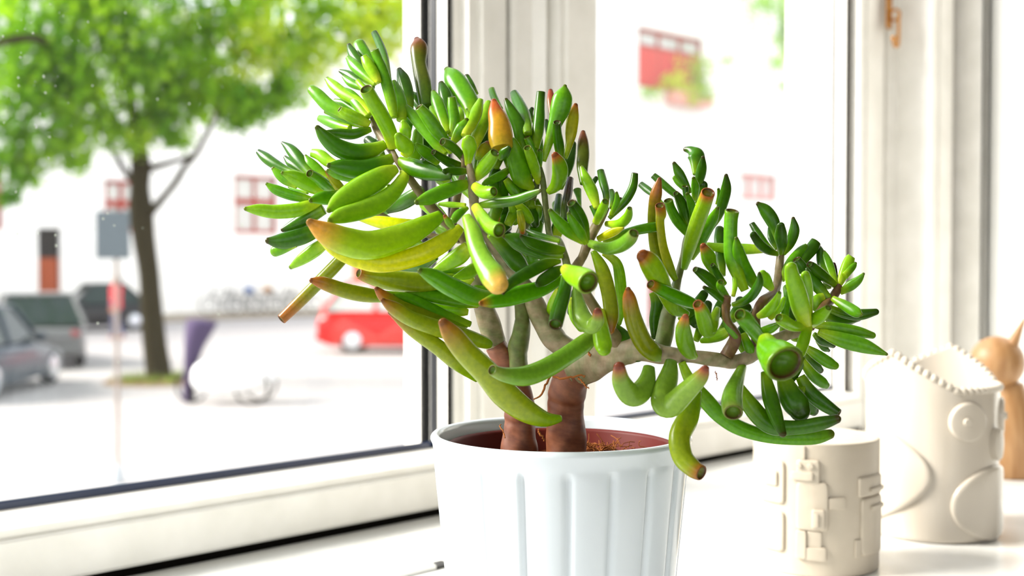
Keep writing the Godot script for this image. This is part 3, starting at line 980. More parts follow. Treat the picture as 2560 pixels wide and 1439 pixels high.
	leaf("r", "g", [-59.9, 151.4, 34.3, 3.0, -63.4, 154.4, 38.3, 5.5, -66.5, 156.9, 41.7, 5.0, -69.4, 159.1, 45.0, 2.3])
	leaf("p", "l", [-49.2, 171.8, 21.1, 2.3, -49.6, 176.6, 17.7, 3.1, -50.7, 180.3, 15.0, 1.4])
	leaf("p", "l", [-45.9, 170.3, 26.1, 2.0, -46.0, 175.0, 22.7, 2.5, -46.8, 178.7, 20.0, 0.9])
	leaf("c", "n", [-30.8, 181.9, -5.7, 3.2, -34.0, 189.2, -14.4, 3.8, -35.4, 194.2, -20.0, 3.4])
	leaf("p", "d", [-15.8, 152.4, 14.4, 3.1, -19.3, 162.5, 11.5, 6.4, -21.2, 171.7, 9.0, 7.0, -25.2, 179.9, 6.6, 5.3, -27.8, 185.3, 5.0, 2.1])
	leaf("c", "d", [-16.8, 167.2, 14.0, 4.2, -18.7, 177.5, 2.0, 6.5, -21.6, 185.8, -7.9, 6.1, -23.9, 191.8, -15.0, 3.9])
	leaf("p", "o", [-29.5, 159.1, 27.6, 10.2, -30.3, 164.6, 25.3, 12.0, -31.0, 171.2, 22.7, 10.6, -32.7, 177.3, 20.2, 7.8, -33.6, 182.8, 18.0, 3.2], "bright orange leaf")
	leaf("r", "l", [-44.1, 160.0, 22.7, 5.1, -40.2, 169.5, 15.2, 7.0, -37.9, 177.6, 9.3, 6.3, -36.5, 183.6, 5.0, 3.7])
	leaf("c", "d", [-13.4, 159.8, 14.3, 3.7, -12.1, 167.6, 10.5, 5.8, -11.2, 175.4, 6.8, 5.9, -10.7, 183.4, 3.0, 4.9, -10.1, 189.8, 0.0, 4.5])
	leaf("p", "r", [-4.2, 176.7, -8.9, 2.2, -4.4, 182.8, -13.0, 3.3, -4.5, 188.5, -16.8, 4.2, -4.7, 193.3, -20.0, 2.5])
	leaf("p", "g", [-9.4, 153.9, 14.3, 2.9, -6.0, 164.8, 13.6, 4.8, -3.0, 173.7, 13.0, 7.4, -1.0, 179.7, 12.7, 9.9, 0.5, 186.1, 12.3, 9.4, 1.4, 191.0, 12.0, 2.1])
	leaf("p", "f", [1.4, 155.4, 14.5, 2.5, 3.5, 162.4, 12.7, 3.8, 4.5, 168.5, 11.3, 5.9, 5.6, 176.6, 9.4, 5.9, 6.9, 182.2, 8.0, 2.4])
	leaf("c", "d", [-0.6, 154.4, 14.5, 3.7, -1.7, 160.9, 18.4, 5.0, -2.8, 167.3, 22.4, 4.4, -2.9, 171.6, 25.0, 3.9])
	leaf("p", "b", [9.7, 142.0, 24.6, 3.1, 9.7, 150.7, 18.2, 5.7, 10.4, 157.4, 13.3, 6.2, 10.6, 164.3, 8.5, 5.2, 10.8, 169.2, 5.0, 2.4])
	leaf("c", "d", [-12.9, 157.8, 14.3, 2.4, -14.8, 164.0, 11.8, 3.3, -16.4, 168.4, 10.0, 3.4])
	leaf("c", "g", [-12.4, 154.9, 14.2, 2.9, -15.3, 160.8, 14.7, 3.8, -17.3, 165.4, 15.0, 3.4])
	leaf("c", "l", [-11.6, 143.1, 14.7, 2.9, -13.5, 149.5, 20.7, 5.2, -15.5, 154.9, 26.0, 5.2, -17.3, 158.9, 30.0, 3.9])
	leaf("c", "g", [-10.9, 150.9, 14.4, 1.8, -10.9, 155.1, 17.5, 2.6, -11.0, 158.6, 20.0, 2.5])
	leaf("p", "h", [-7.4, 137.9, 29.1, 3.1, -3.7, 141.0, 33.1, 6.1, -2.0, 145.9, 37.5, 7.5, -2.6, 150.4, 41.3, 7.0, -4.7, 154.3, 45.0, 3.5])
	leaf("p", "d", [-14.5, 175.8, -9.7, 3.0, -15.4, 180.2, -12.8, 3.4, -14.4, 183.3, -15.0, 2.2])
	leaf("p", "d", [-5.9, 166.4, -3.0, 2.4, -6.3, 171.9, -6.7, 3.4, -7.2, 176.6, -10.0, 2.2])
	leaf("r", "g", [-14.4, 140.4, 14.6, 3.1, -19.3, 144.9, 17.4, 9.4, -21.3, 150.6, 19.9, 10.6, -23.2, 156.7, 22.6, 9.3, -24.7, 162.0, 25.0, 5.6])
	leaf("c", "l", [-41.8, 143.2, 43.5, 3.2, -38.2, 147.5, 47.9, 6.5, -34.9, 151.4, 52.0, 6.5, -32.7, 154.4, 55.0, 4.6])
	leaf("r", "d", [-30.9, 154.1, 30.0, 3.1, -28.5, 156.2, 32.6, 5.3, -26.4, 158.2, 35.0, 3.0])
	leaf("r", "f", [-41.0, 154.3, 21.5, 4.1, -38.9, 158.7, 17.9, 6.5, -36.5, 162.0, 15.0, 4.4])
	leaf("c", "d", [-128.2, 147.0, 8.6, 2.6, -137.2, 150.1, 2.7, 3.7, -144.8, 153.8, -2.4, 5.4, -150.7, 157.7, -6.7, 5.4, -155.1, 161.0, -10.0, 2.8])
	leaf("p", "d", [-122.7, 145.8, 11.8, 2.6, -127.4, 151.0, 7.3, 4.9, -132.2, 156.4, 2.8, 6.5, -136.9, 161.3, -1.4, 5.4, -141.6, 164.9, -5.0, 1.5])
	leaf("p", "d", [-128.3, 147.8, -3.8, 2.7, -133.6, 151.7, -8.1, 5.0, -138.4, 155.0, -11.8, 5.0, -142.1, 158.4, -15.0, 2.0])
	leaf("p", "g", [-115.9, 145.3, 10.8, 3.2, -121.2, 149.4, 8.5, 5.9, -125.5, 153.6, 6.5, 5.3, -128.0, 157.2, 5.0, 1.9])
	leaf("p", "g", [-131.0, 141.5, 12.3, 2.6, -136.6, 144.8, 11.3, 5.0, -140.2, 147.8, 10.6, 4.8, -143.1, 150.6, 10.0, 2.4])
	leaf("p", "l", [-116.3, 138.0, 8.7, 3.2, -121.7, 140.8, 11.7, 6.6, -127.1, 143.6, 14.7, 7.8, -132.5, 146.3, 17.8, 6.1, -136.7, 147.7, 20.0, 2.0])
	leaf("c", "g", [-111.4, 138.6, 7.5, 3.7, -116.0, 142.0, 16.9, 5.8, -119.2, 144.9, 24.3, 5.1, -121.7, 146.8, 30.0, 4.3])
	leaf("p", "f", [-107.0, 137.7, 14.1, 3.1, -109.1, 140.5, 17.1, 4.8, -111.9, 144.6, 21.4, 4.2, -114.1, 148.2, 25.0, 2.2])
	leaf("p", "g", [-122.9, 134.9, 10.5, 2.6, -129.9, 136.4, 10.4, 4.8, -135.9, 137.9, 10.2, 5.4, -142.4, 140.4, 10.1, 4.8, -146.4, 143.0, 10.0, 1.7])
	leaf("p", "g", [-126.4, 139.1, 7.4, 2.4, -133.2, 140.8, 2.8, 3.2, -137.3, 142.1, 0.0, 1.5])
	leaf("p", "l", [-119.0, 134.4, 10.4, 3.2, -125.6, 131.9, 12.2, 6.0, -131.8, 129.8, 13.9, 7.1, -141.2, 129.0, 16.4, 6.9, -149.1, 129.9, 18.5, 5.7, -154.7, 130.3, 20.0, 2.2])
	leaf("p", "g", [-107.3, 137.7, 19.6, 4.1, -112.8, 135.5, 24.7, 6.8, -117.1, 135.0, 28.5, 6.1, -120.9, 133.8, 32.0, 2.6])
	leaf("p", "l", [-79.8, 148.7, 35.1, 4.3, -84.6, 145.8, 39.7, 8.8, -90.1, 141.6, 45.4, 11.1, -97.1, 136.6, 52.8, 11.0, -103.8, 131.6, 60.2, 7.7, -107.4, 127.6, 65.0, 2.6])
	leaf("p", "l", [-76.8, 147.8, 34.4, 3.3, -76.1, 144.6, 36.9, 5.5, -79.6, 138.1, 42.7, 7.2, -85.8, 131.9, 50.0, 9.1, -94.1, 127.8, 58.1, 8.7, -102.1, 125.1, 65.9, 7.2, -106.0, 122.9, 70.0, 3.1])
	leaf("p", "d", [-118.0, 130.5, 10.6, 5.3, -126.6, 126.0, 9.5, 7.1, -133.3, 122.6, 8.7, 5.9, -138.9, 120.4, 8.0, 2.6])
	leaf("p", "d", [-116.8, 122.5, 12.1, 4.2, -124.6, 118.5, 13.0, 7.6, -131.9, 116.0, 13.7, 8.6, -139.2, 114.5, 14.4, 7.6, -144.8, 114.8, 15.0, 3.4])
	leaf("r", "g", [-131.3, 113.1, 14.1, 3.1, -138.8, 110.6, 11.4, 5.0, -142.5, 109.6, 10.0, 5.5])
	leaf("p", "l", [-115.6, 115.0, 13.4, 4.7, -122.0, 110.6, 10.7, 7.0, -129.6, 105.7, 7.5, 5.9, -135.6, 101.7, 5.0, 2.4])
	leaf("c", "j", [-100.6, 114.1, 14.7, 3.7, -106.6, 108.2, 14.8, 5.9, -113.5, 100.8, 14.8, 6.5, -122.4, 91.9, 14.9, 6.2, -131.8, 82.5, 15.0, 5.9, -138.5, 76.1, 15.0, 5.2])
	leaf("p", "k", [-57.8, 126.2, 46.5, 5.2, -64.9, 121.4, 50.9, 9.3, -75.9, 115.7, 57.4, 12.1, -88.8, 112.0, 64.7, 13.2, -99.3, 113.7, 70.6, 12.8, -107.4, 117.6, 75.8, 10.1, -113.3, 121.9, 80.0, 3.7], "large curved yellow-green leaf with an orange tip")
	leaf("p", "y", [-48.5, 120.6, 46.0, 4.2, -55.8, 114.0, 48.9, 8.6, -67.1, 107.8, 52.7, 9.3, -82.8, 103.9, 57.5, 8.7, -93.8, 105.7, 60.9, 8.7, -104.6, 110.7, 64.6, 7.2, -112.6, 118.3, 68.0, 2.9], "yellow leaf")
	leaf("p", "y", [-62.9, 122.2, 46.4, 3.0, -77.4, 121.7, 41.7, 6.7, -87.1, 123.2, 38.5, 6.0, -98.0, 125.0, 35.0, 1.8], "yellow leaf")
	leaf("p", "g", [-44.3, 141.5, 43.9, 3.3, -48.9, 139.7, 46.9, 6.0, -55.6, 137.1, 51.4, 7.0, -63.1, 133.6, 56.6, 6.4, -68.0, 131.6, 60.0, 2.9])
	leaf("r", "d", [-78.7, 153.0, 32.1, 3.9, -73.0, 149.8, 36.8, 8.0, -65.5, 147.0, 42.8, 8.6, -58.1, 144.7, 48.6, 5.7, -53.7, 144.0, 52.0, 3.4])
	leaf("r", "d", [-45.7, 146.9, 43.4, 2.8, -49.8, 146.6, 46.7, 4.1, -53.4, 146.5, 49.7, 3.7, -56.0, 146.3, 52.0, 2.4])
	leaf("r", "d", [-67.9, 139.3, 30.0, 4.1, -73.1, 135.7, 25.2, 7.3, -79.4, 132.5, 20.0, 6.8, -85.5, 129.6, 15.0, 3.1])
	leaf("p", "j", [-73.5, 87.6, 21.0, 3.6, -87.5, 87.8, 27.2, 6.0, -96.7, 88.9, 31.3, 7.4, -105.7, 91.2, 35.5, 7.2, -114.5, 94.6, 39.9, 6.0, -119.0, 95.7, 42.0, 2.6])
	leaf("c", "i", [-51.1, 97.1, 31.1, 4.1, -60.5, 95.0, 34.6, 7.8, -72.0, 94.8, 38.8, 9.8, -83.4, 96.1, 43.1, 9.5, -92.4, 98.0, 46.6, 6.7, -96.0, 99.1, 48.0, 4.7])
	leaf("p", "g", [-29.3, 88.1, 52.0, 4.4, -40.6, 88.4, 61.4, 8.4, -51.5, 93.2, 71.5, 9.0, -59.8, 98.3, 80.0, 7.0, -64.7, 100.7, 85.0, 2.8])
	leaf("p", "q", [-1.0, 97.5, 59.2, 2.9, -7.6, 93.8, 65.3, 5.7, -14.5, 91.7, 71.2, 7.6, -24.7, 89.3, 80.1, 8.0, -33.0, 87.6, 87.4, 6.1, -38.1, 86.8, 92.0, 2.4])
	leaf("p", "j", [-46.7, 73.9, 20.7, 4.1, -62.9, 77.5, 34.0, 7.2, -76.1, 82.8, 45.9, 7.0, -83.3, 88.2, 53.5, 5.9, -86.7, 92.2, 58.0, 2.4])
	leaf("p", "g", [-45.2, 73.9, 20.7, 3.1, -56.0, 78.2, 28.8, 5.4, -65.2, 82.4, 35.9, 6.7, -74.0, 87.6, 43.3, 5.0, -80.1, 88.5, 48.0, 2.6])
	leaf("p", "i", [-34.9, 64.1, 23.7, 3.4, -37.8, 65.2, 26.0, 5.9, -48.5, 69.4, 35.1, 7.7, -59.8, 73.4, 44.9, 8.1, -70.7, 78.1, 54.8, 7.4, -78.2, 83.5, 62.7, 6.4, -82.9, 87.3, 68.0, 2.2])
	leaf("p", "i", [-41.1, 48.0, 26.3, 4.6, -51.0, 56.4, 33.9, 7.9, -60.1, 64.6, 41.3, 7.6, -71.1, 73.2, 50.0, 6.5, -80.5, 81.5, 58.0, 2.4])
	leaf("p", "i", [-1.9, 31.7, 50.0, 3.0, -9.5, 31.9, 54.5, 7.3, -18.8, 36.8, 60.8, 10.9, -27.9, 45.0, 68.0, 12.5, -35.8, 55.2, 75.9, 11.5, -44.4, 64.7, 83.9, 10.4, -50.6, 73.4, 90.7, 8.9, -54.2, 78.8, 95.0, 4.3])
	leaf("c", "s", [12.7, 71.1, 52.9, 5.1, 8.8, 67.4, 57.2, 8.4, -0.8, 61.7, 66.2, 8.7, -10.1, 57.1, 74.9, 9.0, -19.0, 54.7, 82.7, 8.9, -27.8, 55.9, 90.1, 6.6, -33.1, 58.4, 95.0, 4.8])
	leaf("p", "g", [-41.3, 83.2, 21.1, 2.6, -48.9, 84.9, 25.4, 5.8, -62.9, 88.0, 33.4, 6.2, -74.3, 90.1, 40.0, 2.5])
	leaf("r", "l", [-46.2, 79.8, 21.0, 3.1, -51.5, 80.6, 22.1, 5.9, -58.7, 81.4, 23.7, 5.4, -64.5, 83.9, 25.0, 3.1])
	leaf("p", "l", [-44.8, 111.8, 46.1, 5.7, -49.0, 107.6, 44.4, 8.2, -55.2, 103.8, 42.3, 6.7, -62.5, 100.0, 40.0, 2.0])
	leaf("r", "l", [-40.4, 102.8, 34.6, 5.6, -45.9, 99.1, 40.1, 6.1, -51.6, 97.2, 45.0, 2.0])
	leaf("r", "u", [-45.0, 124.7, 76.2, 4.1, -42.2, 118.4, 81.9, 7.0, -39.8, 110.9, 88.6, 7.9, -36.2, 103.6, 95.6, 9.3, -32.7, 98.5, 101.0, 11.0, -30.4, 94.8, 105.0, 8.9])
	leaf("c", "l", [-41.2, 129.3, 65.6, 4.3, -37.6, 123.9, 74.6, 5.9, -34.3, 119.9, 81.7, 6.5, -30.3, 118.2, 88.0, 6.9])
	leaf("c", "l", [-42.0, 139.4, 52.4, 4.2, -38.4, 136.5, 58.4, 5.9, -35.1, 135.8, 63.0, 6.0, -33.0, 136.1, 66.0, 4.5])
	leaf("p", "n", [-39.6, 130.8, 47.2, 2.8, -32.6, 131.6, 52.2, 4.8, -23.3, 132.6, 59.0, 4.8, -16.6, 134.8, 64.4, 3.8, -12.2, 136.4, 68.0, 1.9])
	leaf("p", "o", [-31.3, 124.1, 22.9, 1.5, -31.1, 133.7, 15.7, 2.6, -29.7, 141.4, 10.0, 0.9], "narrow yellow-orange leaf")
	leaf("r", "l", [-25.2, 135.7, 24.5, 3.1, -24.2, 128.7, 18.8, 4.4, -23.2, 123.9, 15.0, 3.7])
	leaf("r", "l", [-22.8, 133.2, 26.6, 3.1, -18.4, 128.6, 21.5, 4.9, -15.9, 124.8, 18.0, 4.2])
	leaf("r", "f", [-21.3, 129.3, 28.4, 2.6, -20.1, 123.6, 23.8, 3.9, -19.6, 118.9, 20.0, 2.6])
	leaf("p", "d", [-1.4, 107.5, 59.6, 2.4, -8.3, 107.5, 60.2, 5.1, -16.5, 110.7, 60.9, 7.3, -23.3, 114.3, 61.6, 7.2, -28.3, 116.0, 62.0, 1.9])
	leaf("p", "d", [-1.0, 110.0, 59.3, 2.9, -9.8, 111.1, 65.8, 5.4, -16.7, 113.3, 71.2, 5.0, -20.8, 116.0, 75.0, 1.7])
	leaf("p", "d", [-2.8, 113.9, 59.0, 1.9, -9.5, 115.8, 54.1, 3.0, -14.1, 117.3, 50.9, 2.9, -17.8, 119.2, 48.0, 1.8])
	leaf("p", "g", [7.5, 113.8, 62.9, 3.4, 0.4, 118.2, 69.6, 5.3, -4.8, 123.0, 75.5, 4.8, -8.0, 127.1, 80.0, 2.1])
	leaf("p", "g", [8.9, 113.0, 62.0, 2.9, 5.9, 117.0, 66.1, 5.3, 2.5, 121.8, 71.0, 4.4, 0.3, 126.0, 75.0, 1.7])
	leaf("c", "d", [9.9, 114.4, 53.4, 2.7, 7.8, 121.7, 56.9, 5.4, 4.9, 127.5, 59.9, 5.6, 2.3, 131.1, 62.0, 4.6])
	leaf("c", "v", [-0.3, 124.0, 42.5, 2.5, 0.6, 130.5, 34.0, 4.1, 2.5, 138.2, 24.1, 4.2, 3.9, 145.4, 15.0, 3.4])
	leaf("c", "d", [-2.8, 124.7, 21.3, 3.1, -2.0, 131.4, 12.8, 4.3, -1.2, 137.7, 5.0, 3.3])
	leaf("p", "l", [15.1, 129.6, 44.1, 3.0, 13.0, 137.2, 40.6, 5.6, 10.3, 143.6, 37.7, 5.0, 8.4, 149.4, 35.0, 1.8])
	leaf("c", "d", [19.3, 129.6, 44.0, 2.2, 19.9, 136.5, 37.0, 3.6, 18.9, 142.6, 30.9, 4.2, 18.1, 148.5, 25.0, 3.5])
	leaf("c", "d", [20.8, 124.9, 43.7, 2.1, 25.6, 129.7, 42.2, 3.3, 29.5, 134.4, 40.8, 4.2, 32.4, 140.1, 39.4, 4.1, 33.4, 146.3, 38.0, 3.1])
	leaf("c", "d", [22.7, 130.1, 31.8, 2.0, 24.2, 135.2, 25.1, 3.2, 23.4, 139.1, 20.0, 3.2])
	leaf("p", "g", [21.7, 126.3, 43.9, 2.3, 24.0, 132.2, 47.5, 3.0, 23.7, 136.5, 50.0, 1.4])
	leaf("p", "v", [23.7, 127.2, 31.6, 1.8, 26.4, 130.7, 28.3, 2.1, 27.8, 135.0, 25.0, 1.8])
	leaf("c", "l", [14.0, 122.7, 53.3, 3.7, 16.1, 127.9, 62.0, 4.6, 17.2, 131.5, 68.0, 3.6])
	leaf("c", "l", [19.4, 122.3, 43.6, 2.7, 24.8, 121.9, 50.9, 4.7, 28.0, 124.9, 56.9, 4.5, 28.6, 128.7, 62.0, 2.5])
	leaf("c", "d", [15.6, 123.5, 43.5, 2.5, 14.8, 128.3, 41.4, 4.1, 13.4, 131.3, 40.0, 3.8])
	leaf("c", "g", [8.1, 128.4, 26.6, 1.8, 8.1, 135.1, 18.1, 2.4, 7.5, 139.9, 12.0, 4.2])
	leaf("p", "d", [13.0, 138.9, 11.1, 2.1, 15.2, 143.0, 7.7, 2.7, 17.5, 146.2, 5.0, 2.4])
	leaf("c", "s", [11.1, 113.0, 55.6, 3.7, 17.6, 110.6, 66.5, 5.5, 23.1, 111.7, 75.8, 6.3, 26.4, 114.4, 83.0, 6.2, 27.9, 116.9, 88.0, 4.8])
	leaf("p", "y", [15.4, 115.0, 46.6, 3.0, 22.0, 118.2, 51.6, 4.1, 26.4, 120.0, 55.0, 1.2], "yellow leaf")
	leaf("c", "g", [18.2, 114.1, 46.3, 2.5, 26.2, 117.0, 40.0, 4.0, 33.9, 119.3, 34.2, 4.7, 40.1, 120.6, 29.7, 5.0, 46.7, 121.6, 25.0, 4.9])
	leaf("c", "l", [-2.5, 101.9, 93.8, 4.1, 0.6, 99.4, 100.3, 8.1, 4.8, 97.4, 108.2, 10.1, 6.6, 96.2, 112.0, 10.3])
	leaf("r", "i", [12.7, 109.4, 52.4, 2.7, 16.6, 101.1, 55.5, 6.4, 19.5, 89.3, 59.6, 6.9, 20.3, 80.3, 62.7, 6.8, 19.6, 73.6, 65.0, 4.0])
	leaf("r", "l", [17.3, 108.5, 53.0, 2.4, 23.4, 104.3, 51.4, 4.5, 25.5, 96.0, 49.5, 5.5, 26.3, 84.2, 46.9, 4.7, 25.4, 75.7, 45.0, 2.5])
	leaf("c", "d", [0.8, 103.0, 59.3, 3.7, -0.4, 96.3, 67.0, 5.3, -1.6, 90.6, 73.7, 6.2, -4.4, 83.0, 83.2, 6.7, -6.0, 77.7, 90.0, 6.4])
	leaf("p", "d", [-3.2, 104.8, 69.8, 2.0, -10.1, 103.5, 75.6, 5.3, -19.0, 99.2, 84.0, 5.6, -25.6, 95.0, 90.7, 4.3, -28.6, 91.2, 95.0, 1.6])
	leaf("r", "d", [-2.4, 102.1, 70.8, 2.2, -5.6, 99.9, 74.0, 5.3, -11.1, 96.5, 79.4, 5.4, -13.5, 94.8, 82.0, 3.1])
	leaf("r", "d", [-35.0, 117.4, 46.2, 4.0, -28.0, 110.9, 39.1, 7.8, -22.3, 104.2, 32.7, 8.9, -18.4, 98.9, 28.0, 5.6])
	leaf("r", "g", [-18.4, 112.0, 25.2, 3.1, -15.4, 106.2, 20.2, 7.5, -13.9, 103.7, 18.0, 4.8])
	leaf("p", "j", [44.8, 59.7, 55.6, 3.2, 39.7, 63.2, 59.5, 8.3, 34.1, 69.1, 64.7, 8.7, 29.2, 79.4, 72.4, 8.1, 26.8, 88.6, 79.0, 6.1, 26.0, 92.7, 82.0, 2.4])
	leaf("p", "t", [3.8, 93.3, 72.1, 3.1, 4.6, 85.9, 78.6, 6.3, 6.2, 79.6, 84.4, 8.4, 9.5, 76.8, 88.4, 7.1, 11.8, 79.5, 91.6, 6.0, 11.8, 83.6, 95.0, 3.6])
	leaf("r", "l", [15.2, 82.6, 62.9, 4.3, 15.1, 74.0, 70.4, 7.6, 15.6, 68.1, 75.7, 8.1, 15.9, 65.6, 78.0, 6.1])
	leaf("r", "d", [21.5, 75.5, 41.5, 3.0, 26.0, 70.5, 44.4, 7.0, 29.9, 65.1, 47.3, 8.2, 33.9, 60.2, 50.0, 4.9])
	leaf("r", "l", [2.4, 87.8, 55.5, 2.9, 4.5, 79.8, 51.3, 5.7, 7.9, 74.0, 48.0, 4.9])
	leaf("p", "t", [37.1, 57.0, 66.4, 5.3, 35.7, 51.6, 71.3, 7.8, 32.0, 46.8, 76.6, 10.1, 27.2, 46.4, 80.4, 10.0, 22.7, 52.7, 86.3, 8.1, 21.3, 59.7, 92.0, 5.1])
	leaf("p", "t", [47.6, 59.4, 62.5, 5.3, 46.0, 53.5, 67.8, 8.6, 43.2, 47.4, 73.6, 10.6, 42.4, 42.6, 78.1, 11.7, 45.2, 41.6, 81.0, 10.5, 50.3, 48.1, 88.2, 9.2, 55.5, 55.4, 96.1, 6.8, 57.0, 59.6, 100.0, 3.5])
	leaf("c", "i", [60.2, 45.9, 60.0, 3.9, 55.2, 34.8, 65.8, 9.6, 50.4, 26.4, 70.5, 9.9, 51.1, 18.1, 74.7, 9.4, 55.4, 13.3, 78.1, 8.2, 58.5, 11.7, 80.0, 7.1])
	leaf("p", "g", [52.7, 58.7, 60.0, 3.5, 56.8, 50.3, 58.4, 5.4, 64.5, 40.9, 56.2, 7.4, 71.2, 33.7, 54.5, 7.4, 80.9, 27.5, 52.6, 7.1, 96.3, 23.0, 49.8, 6.3, 115.8, 22.3, 46.5, 7.1, 124.6, 23.6, 45.0, 4.8])
	leaf("p", "d", [78.6, 48.6, 59.3, 3.9, 83.8, 39.3, 61.0, 8.1, 92.5, 30.4, 63.1, 8.1, 103.9, 29.6, 65.0, 6.5, 114.3, 31.6, 66.7, 6.5, 121.5, 33.8, 68.0, 4.2])
	leaf("c", "s", [80.4, 57.0, 60.9, 3.9, 76.1, 51.6, 70.7, 6.5, 72.4, 46.4, 80.2, 9.0, 70.7, 42.5, 87.3, 9.6, 70.4, 40.0, 92.0, 8.8])
	leaf("p", "d", [90.9, 54.1, 59.0, 3.9, 91.9, 43.8, 65.5, 7.3, 93.4, 35.5, 71.0, 6.5, 95.4, 28.3, 76.0, 3.4])
	leaf("r", "d", [99.7, 52.7, 54.8, 5.5, 102.8, 43.8, 57.5, 10.9, 105.2, 39.4, 59.0, 12.0, 106.8, 36.2, 60.0, 9.7])
	leaf("r", "d", [108.1, 46.2, 54.5, 5.5, 114.5, 37.0, 47.4, 6.3, 117.2, 34.3, 45.0, 4.8])
	leaf("c", "d", [108.7, 51.5, 52.0, 4.7, 113.1, 44.2, 53.0, 7.1, 119.3, 38.8, 54.0, 6.7, 125.7, 34.5, 55.0, 4.7])
	leaf("r", "g", [109.5, 59.0, 52.0, 3.5, 115.7, 51.9, 46.2, 5.4, 121.5, 47.7, 41.8, 5.4, 124.1, 46.0, 40.0, 3.6])
	leaf("p", "d", [114.6, 60.5, 36.6, 2.8, 120.3, 55.3, 31.5, 5.5, 124.5, 51.9, 28.0, 3.3])
	leaf("r", "g", [110.8, 65.3, 52.0, 2.7, 116.2, 61.7, 51.2, 5.1, 122.0, 57.9, 50.4, 5.5, 125.5, 56.2, 50.0, 3.9])
	leaf("c", "g", [84.5, 71.8, 91.1, 6.6, 84.7, 67.7, 98.6, 11.9, 86.4, 64.9, 105.9, 16.3, 87.9, 62.7, 112.0, 17.2])
	leaf("r", "l", [110.2, 75.3, 61.7, 3.9, 106.7, 69.3, 67.3, 5.7, 103.8, 64.2, 72.0, 5.3])
	leaf("r", "g", [116.2, 75.1, 49.5, 3.2, 124.1, 74.0, 49.1, 5.3, 135.5, 72.1, 48.4, 5.3, 143.4, 70.2, 48.0, 3.2])
	leaf("p", "g", [117.4, 72.2, 50.1, 3.2, 127.2, 68.6, 51.7, 7.1, 137.8, 65.7, 53.4, 6.9, 147.7, 62.0, 55.0, 1.6])
	leaf("p", "d", [119.7, 69.9, 33.5, 2.4, 124.5, 66.7, 29.8, 4.9, 131.4, 63.9, 25.0, 2.9])
	leaf("p", "d", [125.0, 65.9, 18.0, 2.1, 129.5, 62.1, 14.2, 3.8, 132.5, 60.3, 12.0, 1.7])
	leaf("r", "d", [125.8, 82.4, 36.9, 3.6, 133.2, 79.9, 36.3, 4.6, 141.0, 79.3, 35.6, 5.5, 148.8, 80.6, 35.0, 3.2])
	leaf("p", "d", [122.7, 79.6, 36.3, 4.0, 133.2, 76.3, 29.2, 6.3, 144.6, 76.6, 22.0, 2.5])
	leaf("p", "g", [127.4, 87.2, 37.7, 2.8, 131.4, 84.2, 42.6, 5.0, 135.6, 81.0, 47.9, 5.3, 137.4, 80.0, 50.0, 2.0])
	leaf("c", "l", [113.4, 75.0, 56.2, 2.7, 113.9, 78.4, 61.3, 6.6, 115.3, 81.5, 67.2, 5.7, 116.3, 84.1, 72.0, 3.2])
	leaf("p", "g", [133.7, 89.4, 27.3, 2.5, 138.0, 92.7, 29.1, 5.1, 141.4, 95.6, 30.7, 4.1, 143.6, 98.7, 32.0, 1.4])
	leaf("c", "l", [134.1, 93.2, 24.4, 2.9, 136.9, 99.0, 22.6, 5.2, 139.6, 104.4, 20.8, 5.6, 141.2, 107.0, 20.0, 4.1])
	leaf("p", "g", [135.9, 97.5, 27.3, 3.7, 140.9, 101.9, 23.4, 3.3, 142.6, 103.7, 22.0, 1.7])
	leaf("p", "g", [132.1, 92.6, 25.8, 2.5, 130.7, 101.7, 19.9, 4.6, 129.6, 106.8, 16.6, 3.8, 129.2, 109.4, 15.0, 1.7])
	leaf("r", "v", [135.1, 95.4, 16.2, 1.7, 135.4, 100.8, 12.0, 2.1, 135.3, 103.4, 10.0, 1.9])
	leaf("p", "d", [128.2, 91.7, 26.2, 3.3, 128.1, 102.9, 17.4, 6.0, 128.0, 108.8, 12.8, 4.6, 127.9, 112.4, 10.0, 1.7])
	leaf("c", "d", [132.6, 92.6, 25.4, 2.9, 125.3, 97.3, 29.8, 5.1, 119.5, 101.6, 33.4, 4.7, 117.0, 103.3, 35.0, 3.4])
	leaf("r", "d", [126.8, 86.5, 33.1, 4.1, 122.2, 92.2, 30.8, 5.9, 119.3, 97.1, 29.0, 5.3, 118.4, 100.4, 28.0, 4.1])
	leaf("r", "l", [124.3, 87.7, 33.6, 4.1, 120.7, 86.2, 34.4, 5.1, 120.2, 82.7, 35.0, 4.4])
	leaf("c", "d", [112.0, 97.5, 24.9, 3.7, 117.8, 105.2, 19.1, 5.2, 123.3, 111.1, 14.4, 6.5, 125.8, 114.3, 12.0, 5.7])
	leaf("c", "g", [105.7, 95.6, 27.0, 2.9, 110.7, 103.3, 22.0, 5.2, 116.6, 109.1, 17.6, 5.2, 120.7, 111.9, 15.0, 3.8])
	leaf("c", "d", [121.6, 94.6, 25.3, 2.9, 116.4, 101.0, 25.1, 5.5, 113.3, 105.6, 25.0, 4.1])
	leaf("r", "l", [109.5, 74.7, 61.6, 4.6, 104.9, 83.8, 69.2, 8.7, 100.7, 92.9, 76.9, 8.4, 97.8, 98.3, 81.7, 6.9, 96.4, 102.2, 85.0, 5.5])
	leaf("r", "l", [110.2, 77.9, 58.9, 5.0, 107.7, 90.0, 68.6, 5.7, 105.8, 96.4, 73.9, 5.1, 104.9, 98.9, 76.0, 4.1])
	leaf("c", "l", [111.3, 74.6, 58.7, 3.1, 101.8, 75.7, 68.9, 4.9, 95.1, 78.6, 76.8, 5.8, 92.6, 80.0, 80.0, 4.3])
	leaf("c", "g", [90.9, 65.4, 58.4, 3.5, 84.7, 72.6, 69.2, 6.5, 77.4, 79.5, 80.8, 7.4, 74.5, 81.6, 85.0, 5.9])
